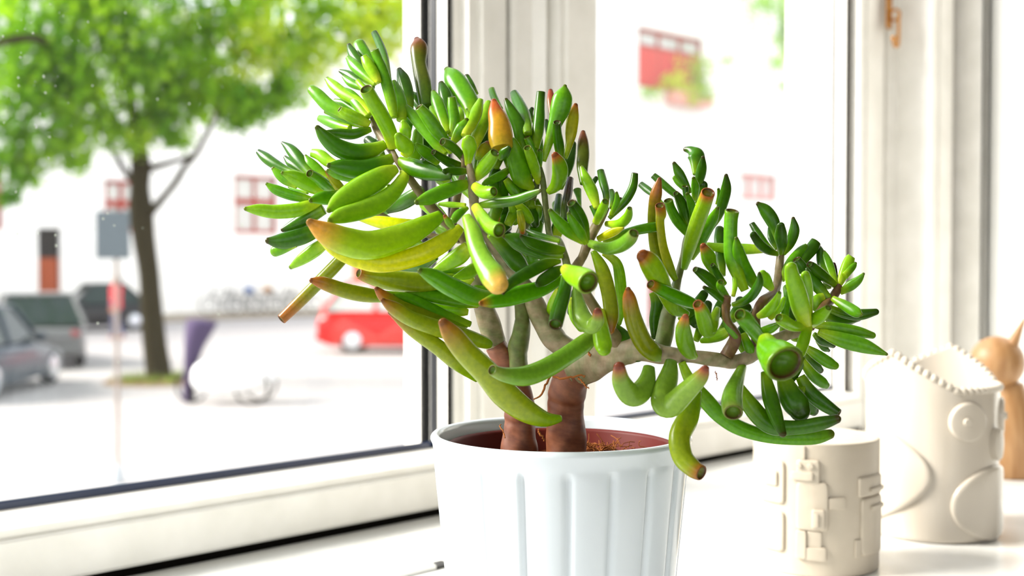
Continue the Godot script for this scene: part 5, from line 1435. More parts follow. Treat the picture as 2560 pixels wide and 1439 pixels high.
# ------------------------------------------------------------------ street
func street() -> void:
	var g := Geo.new()
	g.box(Vector3(-60, STREET - 0.4, -70), Vector3(90, STREET - 0.004, -0.12))
	var road := obj("ground", g, M.road)
	struct(road, "pale asphalt street and square seen through the window", "street")
	g = Geo.new()
	g.box(Vector3(-60, STREET - 0.2, -41.0), Vector3(90, STREET + 0.10, -37.5), 0.02)
	struct(obj("pavement", g, M.paving), "pale pavement along the foot of the white buildings", "pavement")
	facades()
	trees()
	vehicles()

func window_unit(b: Node3D, x0: float, x1: float, y0: float, y1: float, z: float, bars: int, rails: Array, frame: Material, glass: Material) -> Node3D:
	var g := Geo.new()
	var t := 0.15
	g.box(Vector3(x0, y0, z - 0.05), Vector3(x0 + t, y1, z + 0.05), 0.01)
	g.box(Vector3(x1 - t, y0, z - 0.05), Vector3(x1, y1, z + 0.05), 0.01)
	g.box(Vector3(x0, y0, z - 0.05), Vector3(x1, y0 + t, z + 0.06), 0.01)
	g.box(Vector3(x0, y1 - t, z - 0.05), Vector3(x1, y1, z + 0.05), 0.01)
	for i in bars:
		var x := lerpf(x0, x1, (i + 1.0) / (bars + 1))
		g.box(Vector3(x - 0.07, y0, z - 0.04), Vector3(x + 0.07, y1, z + 0.04), 0.01)
	for q in rails:
		var y := lerpf(y0, y1, q)
		g.box(Vector3(x0, y - 0.13, z - 0.04), Vector3(x1, y + 0.13, z + 0.045), 0.01)
	var w := obj("window", g, frame, b)
	var rows := [0.0]
	rows.append_array(rails)
	rows.append(1.0)
	for i in bars + 1:
		for k in rows.size() - 1:
			g = Geo.new()
			g.box(Vector3(lerpf(x0, x1, i / (bars + 1.0)) + 0.03, lerpf(y0, y1, rows[k]) + 0.03, z - 0.03), Vector3(lerpf(x0, x1, (i + 1) / (bars + 1.0)) - 0.03, lerpf(y0, y1, rows[k + 1]) - 0.03, z - 0.015))
			obj("pane", g, glass, w)
	return w

func facades() -> void:
	var b := thing("apartment_building", "white plastered building across the street with red-framed windows, behind the big tree", "building", Vector3(0, STREET, -41))
	var wins := [[25.5, 27.5, 1.2, 3.55, 1], [20.1, 21.5, 1.2, 3.1, 1], [14.6, 16.4, 1.2, 3.5, 1]]
	var doors := [[17.63, 18.45, 1.28], [31.3, 32.5, 0.18]]
	# the wall in vertical slices, open behind each window and door
	var cuts := []
	for w in wins:
		cuts.append([w[0], w[1], w[2] - STREET, w[3] - STREET])
	for d in doors:
		cuts.append([d[0], d[1], 0.02, d[2] - STREET])
	var xs := [-55.0, 46.0]
	for c in cuts:
		for k in 2:
			if not xs.has(c[k]):
				xs.append(c[k])
	xs.sort()
	var g := Geo.new()
	for i in xs.size() - 1:
		var mid: float = (xs[i] + xs[i + 1]) / 2
		var at := 0.0
		var here := []
		for c in cuts:
			if mid > c[0] and mid < c[1]:
				here.append(c)
		here.sort_custom(func(p, q): return p[2] < q[2])
		for c in here:
			if c[2] > at:
				g.box(Vector3(xs[i], at, -0.4), Vector3(xs[i + 1], c[2], 0))
			at = c[3]
		g.box(Vector3(xs[i], at, -0.4), Vector3(xs[i + 1], 11.5, 0))
	g.box(Vector3(-55, 0, -0.9), Vector3(46, 11.5, -0.5))
	obj("wall", g, M.plaster, b)
	g = Geo.new()
	g.box(Vector3(-55.4, 11.5, -1.2), Vector3(46.4, 11.75, 0.35), 0.03)
	obj("cornice", g, M.plaster, b)
	for w in wins:
		window_unit(b, w[0], w[1], w[2] - STREET, w[3] - STREET, -0.14, w[4], [0.55], M.red_frame, M.window_dark)
	for k in doors.size():
		var d: Array = doors[k]
		g = Geo.new()
		var top: float = d[2] - STREET
		var split := top * 0.68 if k == 0 else top
		g.box(Vector3(d[0] + 0.02, 0.02, -0.22), Vector3(d[1] - 0.02, split, -0.15), 0.01)
		for q in [0.12, 0.55]:
			g.box(Vector3(d[0] + 0.15, split * q, -0.16), Vector3(d[1] - 0.15, split * (q + 0.34), -0.125), 0.015)
		var dn := obj("door", g, M.door_wood if k == 0 else M.door_orange, b)
		if k == 0:
			g = Geo.new()
			g.box(Vector3(d[0] + 0.02, split, -0.22), Vector3(d[1] - 0.02, top, -0.16), 0.01)
			obj("transom", g, M.dark, dn)
		g = Geo.new()
		g.ball(Vector3(d[1] - 0.12, 1.05, -0.12), Vector3.ONE * 0.035, 10, 6)
		obj("door_knob", g, M.brass, dn)
	# the nearer house on the right
	var c := thing("town_house", "white house with a red window and planted window box, right of the middle post", "building", Vector3(0, STREET, -24))
	g = Geo.new()
	var rc := [[29.92, 33.33, 5.74, 7.65], [35.57, 37.86, 2.30, 3.25], [30.4, 31.4, STREET + 0.02, 0.12]]
	var cx := [27.0, 29.92, 33.33, 35.57, 37.86, 62.0]
	cx.append_array([30.4, 31.4])
	cx.sort()
	for i in cx.size() - 1:
		var mid: float = (cx[i] + cx[i + 1]) / 2
		var at := 0.0
		var here := []
		for q in rc:
			if mid > q[0] and mid < q[1]:
				here.append(q)
		here.sort_custom(func(p, q): return p[2] < q[2])
		for q in here:
			if q[2] - STREET > at:
				g.box(Vector3(cx[i], at, -0.4), Vector3(cx[i + 1], q[2] - STREET, 0))
			at = q[3] - STREET
		g.box(Vector3(cx[i], at, -0.4), Vector3(cx[i + 1], 12.2, 0))
	g.box(Vector3(27.0, 0, -0.9), Vector3(62, 12.2, -0.5))
	obj("wall", g, M.plaster, c)
	var w := window_unit(c, 29.92, 33.33, 5.74 - STREET, 7.65 - STREET, -0.10, 2, [0.66], M.red_frame, M.window_dark)
	g = Geo.new()
	for k in 3:                                                  # drawn red curtains inside the panes
		for f in 7:
			var x := 30.05 + k * 1.1 + f * 0.145
			g.tube(PackedVector3Array([Vector3(x, 5.80 - STREET, -0.085), Vector3(x, 7.0 - STREET, -0.085)]), PackedFloat32Array([0.085, 0.085]), 8)
	obj("curtain", g, M.red_cloth, w)
	window_unit(c, 35.57, 37.86, 2.30 - STREET, 3.25 - STREET, -0.14, 2, [], mat(Color(0.82, 0.45, 0.42), 0.5, 0.4), M.window_dark)
	g = Geo.new()
	g.box(Vector3(30.42, 0.02, -0.22), Vector3(31.38, 0.12 - STREET, -0.15), 0.01)
	g.box(Vector3(30.55, 0.25, -0.16), Vector3(31.25, 1.0, -0.12), 0.015)
	g.box(Vector3(30.55, 1.15, -0.16), Vector3(31.25, 1.95, -0.12), 0.015)
	obj("door", g, M.red_frame, c)
	g = Geo.new()
	g.box(Vector3(31.3, 5.30 - STREET, 0.02), Vector3(33.4, 5.72 - STREET, 0.42), 0.03)
	var wb := obj("window_box", g, M.pale_red, c)
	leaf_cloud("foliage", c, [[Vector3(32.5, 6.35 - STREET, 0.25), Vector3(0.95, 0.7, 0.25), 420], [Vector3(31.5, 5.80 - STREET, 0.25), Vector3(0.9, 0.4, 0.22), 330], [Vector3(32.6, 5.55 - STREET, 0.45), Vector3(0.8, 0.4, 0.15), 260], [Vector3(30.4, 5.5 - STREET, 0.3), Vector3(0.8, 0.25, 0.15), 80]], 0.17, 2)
	wb.set_meta("label", "pale red window box under the red window")

# many small bent leaves in clumps: [centre, radii, how many]
var leaf_mesh: ArrayMesh
func leaf_cloud(called: String, parent: Node, clumps: Array, size: float, tone: int) -> void:
	if leaf_mesh == null:
		var g := Geo.new()
		var a := Vector3(0, 0, 0)
		var b := Vector3(0.30, 0.45, -0.10)
		var c := Vector3(0, 1.0, -0.12)
		var d := Vector3(-0.30, 0.45, -0.10)
		var m := Vector3(0, 0.48, 0.03)
		for t in [[a, b, m], [b, c, m], [c, d, m], [d, a, m]]:
			g.tri(t[0], t[1], t[2], Vector3.BACK)
		leaf_mesh = g.mesh()
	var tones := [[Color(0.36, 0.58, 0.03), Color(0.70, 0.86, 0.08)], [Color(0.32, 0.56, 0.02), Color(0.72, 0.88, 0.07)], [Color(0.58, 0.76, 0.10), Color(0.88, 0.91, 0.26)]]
	# bright and shaded patches put into leaf colour by noise; density varies too
	var patch_noise := FastNoiseLite.new()
	patch_noise.seed = 5
	patch_noise.frequency = 0.55
	var places: Array[Transform3D] = []
	var tints := PackedColorArray()
	for q in clumps:
		var tt: int = q[3] if q.size() > 3 else tone
		for i in q[2]:
			var d := Vector3(rng.randfn(), rng.randfn(), rng.randfn()) * 0.5
			if d.length() > 1.15:
				d = d.normalized() * 1.15
			var at: Vector3 = q[0] + d * q[1]
			var s := size * rng.randf_range(0.7, 1.35)
			var bs := Basis.from_euler(Vector3(rng.randf_range(-1.9, 0.4), rng.randf() * TAU, rng.randf_range(-0.6, 0.6))).scaled(Vector3.ONE * s)
			var jitter := rng.randf()
			if patch_noise.get_noise_3dv(at * 1.6 + Vector3(40, 0, 9)) < -0.28 + 0.15 * rng.randf():
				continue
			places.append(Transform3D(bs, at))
			tints.append(srgb_lin(tones[tt][0].lerp(tones[tt][1], clampf(0.35 * jitter + 0.32 + 1.1 * patch_noise.get_noise_3dv(at), 0.0, 1.0))))
	var mm := MultiMesh.new()
	mm.transform_format = MultiMesh.TRANSFORM_3D
	mm.use_colors = true
	mm.mesh = leaf_mesh
	mm.instance_count = places.size()
	for k in places.size():
		mm.set_instance_transform(k, places[k])
		mm.set_instance_color(k, tints[k])
	var o := MultiMeshInstance3D.new()
	o.name = called
	o.multimesh = mm
	o.material_override = M.foliage
	o.set_meta("kind", "stuff")
	parent.add_child(o, true)

func limb(parent: Node, called: String, pts: Array, r: Array, root := Vector3.ZERO) -> void:
	var p := PackedVector3Array()
	for q in pts:
		p.append(q - root)
	var g := Geo.new()
	# resample smoothly
	var sp := []
	for i in p.size():
		sp.append(Vector4(p[i].x, p[i].y, p[i].z, r[i]))
	var a := PackedVector3Array()
	var b := PackedFloat32Array()
	var n := (p.size() - 1) * 5
	for i in n + 1:
		var q := curve(sp, i / float(n))
		a.append(Vector3(q.x, q.y, q.z))
		b.append(q.w)
	g.tube(a, b, 14)
	obj(called, g, M.bark, parent)

func trees() -> void:
	var at := Vector3(10.6, STREET, -19.18)
	var t := thing("street_tree", "leafy green street tree with a slender brown trunk on the square", "tree", at)
	limb(t, "trunk", [Vector3(10.6, -2.05, -19.18), Vector3(10.60, -1.90, -19.18), Vector3(10.55, -1.26, -19.25), Vector3(10.52, -0.61, -19.30), Vector3(10.5, -0.03, -19.34), Vector3(10.45, 0.54, -19.41), Vector3(10.42, 1.05, -19.46), Vector3(10.41, 1.48, -19.48), Vector3(10.43, 1.92, -19.48), Vector3(10.38, 2.5, -19.55), Vector3(10.29, 3.3, -19.66), Vector3(10.2, 4.6, -19.7)], [0.29, 0.24, 0.215, 0.195, 0.185, 0.20, 0.22, 0.175, 0.18, 0.13, 0.10, 0.05], at)
	limb(t, "branch", [Vector3(10.45, 0.98, -19.3), Vector3(10.58, 1.32, -18.9), Vector3(10.74, 1.6, -18.75), Vector3(10.85, 1.85, -18.65), Vector3(11.02, 2.14, -18.49), Vector3(11.3, 2.9, -18.2)], [0.09, 0.06, 0.06, 0.055, 0.05, 0.03], at)
	limb(t, "branch", [Vector3(10.42, 1.45, -19.5), Vector3(10.28, 1.85, -19.85), Vector3(10.15, 2.2, -20.0), Vector3(9.9, 2.9, -20.3)], [0.07, 0.055, 0.05, 0.03], at)
	limb(t, "branch", [Vector3(10.43, 1.8, -19.4), Vector3(10.7, 1.92, -19.0), Vector3(11.0, 2.05, -18.6)], [0.08, 0.05, 0.04], at)
	limb(t, "branch", [Vector3(10.4, 2.2, -19.6), Vector3(9.9, 3.1, -20.2), Vector3(9.1, 3.8, -20.0), Vector3(8.0, 3.72, -18.3), Vector3(7.2, 3.5, -18.6)], [0.09, 0.07, 0.06, 0.065, 0.06], at)
	limb(t, "branch", [Vector3(10.35, 2.6, -19.5), Vector3(11.2, 3.5, -19.0), Vector3(12.4, 4.2, -18.6), Vector3(13.4, 4.5, -18.2)], [0.09, 0.07, 0.05, 0.03], at)
	var clumps := []  # right-hand clumps mostly take the paler tone, sunlight put into leaf colour
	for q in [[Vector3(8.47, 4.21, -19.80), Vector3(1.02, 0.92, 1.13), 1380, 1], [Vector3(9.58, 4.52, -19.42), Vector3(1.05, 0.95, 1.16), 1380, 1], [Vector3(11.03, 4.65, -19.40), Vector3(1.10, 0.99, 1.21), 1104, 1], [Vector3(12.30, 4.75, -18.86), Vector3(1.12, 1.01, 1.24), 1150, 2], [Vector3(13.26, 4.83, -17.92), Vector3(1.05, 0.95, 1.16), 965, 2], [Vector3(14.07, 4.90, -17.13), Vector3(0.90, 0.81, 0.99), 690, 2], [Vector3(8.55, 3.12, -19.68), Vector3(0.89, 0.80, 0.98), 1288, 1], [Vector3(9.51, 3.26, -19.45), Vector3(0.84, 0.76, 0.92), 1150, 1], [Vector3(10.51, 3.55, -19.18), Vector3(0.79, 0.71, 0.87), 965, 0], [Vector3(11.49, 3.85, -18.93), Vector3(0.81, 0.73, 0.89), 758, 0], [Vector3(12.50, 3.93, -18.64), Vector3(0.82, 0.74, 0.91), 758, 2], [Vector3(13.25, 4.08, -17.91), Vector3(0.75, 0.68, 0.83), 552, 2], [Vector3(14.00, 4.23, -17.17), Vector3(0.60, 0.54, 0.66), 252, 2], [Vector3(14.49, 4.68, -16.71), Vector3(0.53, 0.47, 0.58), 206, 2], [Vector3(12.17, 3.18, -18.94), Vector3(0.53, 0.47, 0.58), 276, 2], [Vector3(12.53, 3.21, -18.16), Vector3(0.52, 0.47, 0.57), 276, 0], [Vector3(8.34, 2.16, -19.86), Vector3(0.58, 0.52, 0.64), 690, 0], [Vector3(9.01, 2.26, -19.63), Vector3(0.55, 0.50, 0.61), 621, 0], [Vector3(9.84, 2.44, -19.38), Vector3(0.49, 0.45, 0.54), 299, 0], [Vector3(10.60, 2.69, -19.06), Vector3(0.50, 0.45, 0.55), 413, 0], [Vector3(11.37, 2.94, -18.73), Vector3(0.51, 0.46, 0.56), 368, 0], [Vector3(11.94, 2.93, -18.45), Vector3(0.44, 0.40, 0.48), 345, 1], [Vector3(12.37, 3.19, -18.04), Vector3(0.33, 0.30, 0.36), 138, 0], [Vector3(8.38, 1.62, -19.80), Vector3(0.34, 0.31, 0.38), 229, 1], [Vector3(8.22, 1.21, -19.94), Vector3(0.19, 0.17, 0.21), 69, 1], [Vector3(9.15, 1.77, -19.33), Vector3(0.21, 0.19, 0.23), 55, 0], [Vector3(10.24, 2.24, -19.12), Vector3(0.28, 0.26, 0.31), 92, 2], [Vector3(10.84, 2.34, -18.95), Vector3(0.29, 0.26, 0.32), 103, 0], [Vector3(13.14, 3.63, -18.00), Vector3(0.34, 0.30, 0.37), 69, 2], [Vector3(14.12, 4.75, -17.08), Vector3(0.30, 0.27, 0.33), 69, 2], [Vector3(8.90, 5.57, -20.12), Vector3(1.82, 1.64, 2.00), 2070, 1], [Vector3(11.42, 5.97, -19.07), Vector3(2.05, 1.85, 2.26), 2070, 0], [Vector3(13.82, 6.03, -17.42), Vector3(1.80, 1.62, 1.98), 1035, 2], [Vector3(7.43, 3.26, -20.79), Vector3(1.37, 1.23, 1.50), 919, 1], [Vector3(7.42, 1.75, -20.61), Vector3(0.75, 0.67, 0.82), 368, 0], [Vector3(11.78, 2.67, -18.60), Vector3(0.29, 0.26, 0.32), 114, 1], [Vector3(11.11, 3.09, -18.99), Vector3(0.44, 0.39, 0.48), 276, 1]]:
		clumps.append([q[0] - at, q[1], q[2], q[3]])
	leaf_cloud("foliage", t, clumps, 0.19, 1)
	# soil and grass at its foot
	var g := Geo.new()
	g.lathe(PackedVector2Array([Vector2(1.05, 0.0), Vector2(1.02, 0.03), Vector2(0.6, 0.06), Vector2(0.23, 0.07), Vector2(0.23, 0.0)]), 32)
	var pit := obj("tree_pit", g, M.dirt)
	pit.position = at + Vector3(0, -0.01, 0.15)
	struct(pit, "round patch of earth and grass at the foot of the street tree", "tree pit")
	g = Geo.new()
	for i in 700:
		var a := rng.randf() * TAU
		var r := sqrt(rng.randf()) * 0.9
		var p := Vector3(r * cos(a), 0.05, r * sin(a))
		var d := Vector3(rng.randfn() * 0.05, rng.randf_range(0.06, 0.16), rng.randfn() * 0.05)
		var s := Vector3(cos(a * 7.0), 0, sin(a * 7.0)) * 0.012
		g.tri(p - s, p + s, p + d, Vector3(0, 0.2, 1))
	var gr := obj("grass", g, M.grass, pit)
	gr.set_meta("kind", "stuff")
	# a second tree whose twigs hang before the house on the right
	at = Vector3(36.2, STREET, -21.6)
	var u := thing("birch_tree", "pale green tree with hanging twigs before the house on the right", "tree", at)
	limb(u, "trunk", [Vector3(36.2, -2.05, -21.6), Vector3(36.2, 0, -21.6), Vector3(36.1, 3.0, -21.6), Vector3(36.0, 6.5, -21.5), Vector3(35.8, 9.5, -21.5)], [0.17, 0.14, 0.12, 0.09, 0.05], at)
	limb(u, "branch", [Vector3(36.0, 7.0, -21.5), Vector3(34.4, 9.0, -21.2), Vector3(32.6, 8.8, -20.6), Vector3(31.4, 8.0, -20.2)], [0.07, 0.06, 0.04, 0.02], at)
	limb(u, "branch", [Vector3(32.9, 8.9, -20.6), Vector3(32.3, 7.8, -20.2), Vector3(32.0, 6.3, -20.0)], [0.03, 0.02, 0.012], at)
	clumps = []
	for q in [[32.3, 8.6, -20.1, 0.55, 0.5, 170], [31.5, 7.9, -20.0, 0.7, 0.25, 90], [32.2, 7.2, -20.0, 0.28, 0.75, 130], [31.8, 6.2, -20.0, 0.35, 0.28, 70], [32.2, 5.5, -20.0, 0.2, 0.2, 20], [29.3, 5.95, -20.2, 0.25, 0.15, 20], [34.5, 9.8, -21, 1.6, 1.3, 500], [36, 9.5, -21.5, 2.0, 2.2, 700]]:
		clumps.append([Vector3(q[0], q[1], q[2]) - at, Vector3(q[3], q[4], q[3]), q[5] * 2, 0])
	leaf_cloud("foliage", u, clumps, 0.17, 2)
	# sign on its post, seen from behind
	var s := thing("street_sign", "grey back of a rectangular sign on a thin pale post, left of the tree trunk", "sign", Vector3(5.47, STREET, -10.37), -0.77549)
	g = Geo.new()
	g.tube(PackedVector3Array([Vector3(0, 0, 0), Vector3(0, 1.2, 0), Vector3(0, 2.70, 0)]), PackedFloat32Array([0.022, 0.022, 0.022]), 14)
	obj("post", g, mat(Color(0.55, 0.50, 0.46), 0.5, 0.4), s)
	g = Geo.new()
	g.box(Vector3(-0.185, 2.20, 0.030), Vector3(0.145, 2.665, 0.042), 0.004)
	obj("sign_panel", g, M.sign_back, s)
	g = Geo.new()
	g.lathe(PackedVector2Array([Vector2(0.07, 0), Vector2(0.07, 0.02), Vector2(0.04, 0.16), Vector2(0.03, 0.17)]), 16)
	obj("post_foot", g, M.steel, s)
	for y in [2.3, 2.55]:
		g = Geo.new()
		g.box(Vector3(-0.05, y - 0.015, -0.034), Vector3(0.05, y + 0.015, 0.034), 0.004)
		obj("clamp", g, M.steel, s)

# a saloon or estate car, nose to -x, its own middle at the origin
func car(label: String, at: Vector3, turn: float, paint: Color, ln: float, high: float, estate := false, panes: Material = null) -> void:
	var c := thing("car", label, "car", at, turn)
	var pm := car_paint(paint)
	var w := 0.86
	var belt := high * 0.60
	var roof_back := ln * (0.44 if estate else 0.30)
	# stations along the car: x, underside, belt height, half width
	var g := Geo.new()
	var rows := []
	for q in [[-0.5, 0.34, 0.46, 0.62], [-0.49, 0.26, 0.60, 0.74], [-0.45, 0.22, 0.70, 0.82], [-0.36, 0.20, 0.80, 0.86], [-0.22, 0.20, 0.93, 0.87], [-0.1, 0.20, 0.99, 0.87], [0.15, 0.20, 1.0, 0.87], [0.32, 0.20, 1.0, 0.87], [0.42, 0.22, 0.97, 0.85], [0.48, 0.28, 0.92, 0.78], [0.5, 0.36, 0.80, 0.68]]:
		var row := PackedVector3Array()
		var x: float = q[0] * ln
		var y0: float = q[1]
		var y1: float = q[2] * belt
		var hw: float = q[3]
		for p in [[-1, 0.0], [-1, 0.35], [-0.985, 0.75], [-0.93, 0.93], [-0.8, 1.0], [0, 1.03], [0.8, 1.0], [0.93, 0.93], [0.985, 0.75], [1, 0.35], [1, 0.0], [0.8, -0.05], [0, -0.06], [-0.8, -0.05]]:
			row.append(Vector3(x, lerpf(y0, y1, p[1]), p[0] * hw))
		rows.append(row)
	for e in [0, rows.size() - 1]:
		var s := Vector3.ZERO
		for p in rows[e]:
			s += p / rows[e].size()
		var cap := PackedVector3Array()
		cap.resize(rows[e].size())
		cap.fill(s)
		if e == 0:
			rows.push_front(cap)
		else:
			rows.push_back(cap)
	g.loft(rows)
	obj("body", g, pm, c)
	# cabin: dark glass house, roof skin and pillars over it
	var f0 := -ln * 0.17
	var f1 := -ln * 0.02
	var b1 := roof_back * 0.78
	var b0 := ln * (0.47 if estate else 0.40)
	g = Geo.new()
	for s in [-1.0, 1.0]:
		g.quad(Vector3(f0, belt, s * w * 0.95), Vector3(f1, high, s * w * 0.72), Vector3(b1, high, s * w * 0.72), Vector3(b0, belt, s * w * 0.95), Vector3(0, 0.3, s))
	g.quad(Vector3(f0, belt, -w * 0.95), Vector3(f1, high, -w * 0.72), Vector3(f1, high, w * 0.72), Vector3(f0, belt, w * 0.95), Vector3(-1, 0.5, 0))
	g.quad(Vector3(b0, belt, -w * 0.95), Vector3(b1, high, -w * 0.72), Vector3(b1, high, w * 0.72), Vector3(b0, belt, w * 0.95), Vector3(1, 0.5, 0))
	obj("window", g, panes if panes else M.car_glass, c)
	g = Geo.new()
	g.box(Vector3(f1 - 0.03, high - 0.015, -w * 0.74), Vector3(b1 + 0.03, high + 0.035, w * 0.74), 0.02)
	obj("roof", g, pm, c)
	for s in [-1.0, 1.0]:
		for p in [[f0, f1], [b0, b1], [(f0 + b0) / 2 + 0.1, (f1 + b1) / 2 + 0.1]]:
			g = Geo.new()
			g.tube(PackedVector3Array([Vector3(p[0], belt - 0.02, s * w * 0.96), Vector3(p[1], high, s * w * 0.73)]), PackedFloat32Array([0.045, 0.04]), 8)
			obj("pillar", g, pm, c)
		g = Geo.new()
		g.ball(Vector3(f0 + 0.18, belt + 0.06, s * (w + 0.08)), Vector3(0.06, 0.06, 0.09), 12, 8)
		obj("mirror", g, pm, c)
		g = Geo.new()
		g.ball(Vector3(-ln * 0.475, belt * 0.62, s * 0.58), Vector3(0.09, 0.08, 0.15), 14, 8)
		obj("headlight", g, M.lamp_glass, c)
		g = Geo.new()
		g.ball(Vector3(ln * 0.485, belt * 0.78, s * 0.60), Vector3(0.06, 0.09, 0.12), 14, 8)
		obj("tail_light", g, M.tail, c)
		for x in [-0.31, 0.30]:
			g = Geo.new()
			var tf := Transform3D(Basis(Vector3.RIGHT, s * PI / 2), Vector3(x * ln, 0.31, s * (w - 0.10)))
			g.lathe(PackedVector2Array([Vector2(0, -0.09), Vector2(0.25, -0.09), Vector2(0.30, -0.07), Vector2(0.31, 0), Vector2(0.30, 0.09), Vector2(0.24, 0.11), Vector2(0.20, 0.10), Vector2(0, 0.10)]), 28, tf)
			var wh := obj("wheel", g, M.tyre, c)
			g = Geo.new()
			g.lathe(PackedVector2Array([Vector2(0.205, 0.098), Vector2(0.20, 0.115), Vector2(0.12, 0.125), Vector2(0.05, 0.135), Vector2(0, 0.137)]), 24, tf)
			obj("hubcap", g, M.hub, wh)
	for e in [-1.0, 1.0]:
		g = Geo.new()
		g.box(Vector3(e * ln * 0.5 - 0.05, 0.30, -0.70), Vector3(e * ln * 0.5 + 0.05, 0.44, 0.70), 0.03)
		var bp := obj("bumper", g, pm, c)
		g = Geo.new()
		g.box(Vector3(e * (ln * 0.5 + 0.045) - 0.008, 0.34, -0.26), Vector3(e * (ln * 0.5 + 0.055) + 0.008, 0.45, 0.26), 0.003)
		obj("number_plate", g, M.plate, bp)

func bicycle(at: Vector3, turn: float, label: String, bag: Material) -> void:
	var b := thing("bicycle", label, "bicycle", at, turn, "bicycles parked along the white wall")
	for x in [-0.52, 0.52]:
		var g := Geo.new()
		g.torus(Vector3(x, 0.35, 0), Vector3(0, 0, 1), 0.325, 0.022, 32, 8)
		var wh := obj("wheel", g, M.tyre, b)
		g = Geo.new()
		for k in 12:
			var a := TAU * k / 12
			g.tube(PackedVector3Array([Vector3(x, 0.35, 0), Vector3(x + 0.31 * cos(a), 0.35 + 0.31 * sin(a), 0)]), PackedFloat32Array([0.003, 0.003]), 4)
		obj("spoke", g, M.steel, wh).set_meta("kind", "stuff")
	var g := Geo.new()
	for q in [[Vector3(-0.52, 0.35, 0), Vector3(-0.36, 0.88, 0)], [Vector3(-0.38, 0.80, 0), Vector3(0.02, 0.32, 0)], [Vector3(0.02, 0.32, 0), Vector3(0.17, 0.86, 0)], [Vector3(-0.37, 0.84, 0), Vector3(0.14, 0.76, 0)], [Vector3(0.02, 0.32, 0), Vector3(0.52, 0.35, 0)], [Vector3(0.15, 0.78, 0), Vector3(0.52, 0.35, 0)]]:
		g.tube(PackedVector3Array([q[0], q[1]]), PackedFloat32Array([0.018, 0.018]), 8)
	obj("bicycle_frame", g, M.bike, b)
	g = Geo.new()
	g.tube(PackedVector3Array([Vector3(-0.22, 1.02, -0.26), Vector3(-0.34, 1.04, -0.12), Vector3(-0.36, 1.0, 0), Vector3(-0.34, 1.04, 0.12), Vector3(-0.22, 1.02, 0.26)]), PackedFloat32Array([0.015, 0.014, 0.014, 0.014, 0.015]), 8)
	g.tube(PackedVector3Array([Vector3(-0.36, 0.86, 0), Vector3(-0.36, 1.0, 0)]), PackedFloat32Array([0.015, 0.015]), 8)
	obj("handlebar", g, M.steel, b)
	g = Geo.new()
	g.ball(Vector3(0.19, 0.90, 0), Vector3(0.14, 0.045, 0.085), 14, 8)
	obj("saddle", g, M.dark, b)
	if bag:
		g = Geo.new()
		g.box(Vector3(-0.74, 0.74, -0.18), Vector3(-0.44, 1.02, 0.18), 0.03)
		obj("basket", g, bag, b)

func vehicles() -> void:
	car("teal-grey car at the left edge, nearest of the parked cars", Vector3(7.5, STREET, -19.6), -2.35, Color(0.04, 0.15, 0.22), 3.9, 1.40)
	car("pale grey car parked between the teal car and the black one", Vector3(10.58, STREET, -24.51), -1.9, Color(0.42, 0.42, 0.42), 4.0, 1.46, true)
	car("dark blue-black car parked behind the person in pink", Vector3(16.46, STREET, -34.41), -0.25, Color(0.035, 0.04, 0.06), 3.7, 1.42)
	car("bright red car parked at the far kerb beside the window post", Vector3(18.17, STREET, -21.22), 2.36, Color(0.80, 0.07, 0.05), 4.2, 1.66, true, M.window_dark)
	var labels := ["bicycle standing first in the row, next to the tree trunk", "bicycle standing second from the tree trunk, no basket", "bicycle carrying a bright blue basket", "bicycle with a tan basket beside the blue one", "bicycle at the far end of the row, no basket"]
	var xs := [24.0, 24.8, 25.9, 26.7, 27.5]
	for i in 5:
		bicycle(Vector3(xs[i], STREET + 0.10, -39.4 + 0.15 * sin(i * 2.0)), -0.62 + 0.05 * sin(i * 3.0), labels[i], [null, null, M.blue, M.tan, null][i])
	cargo_bike()
	person()

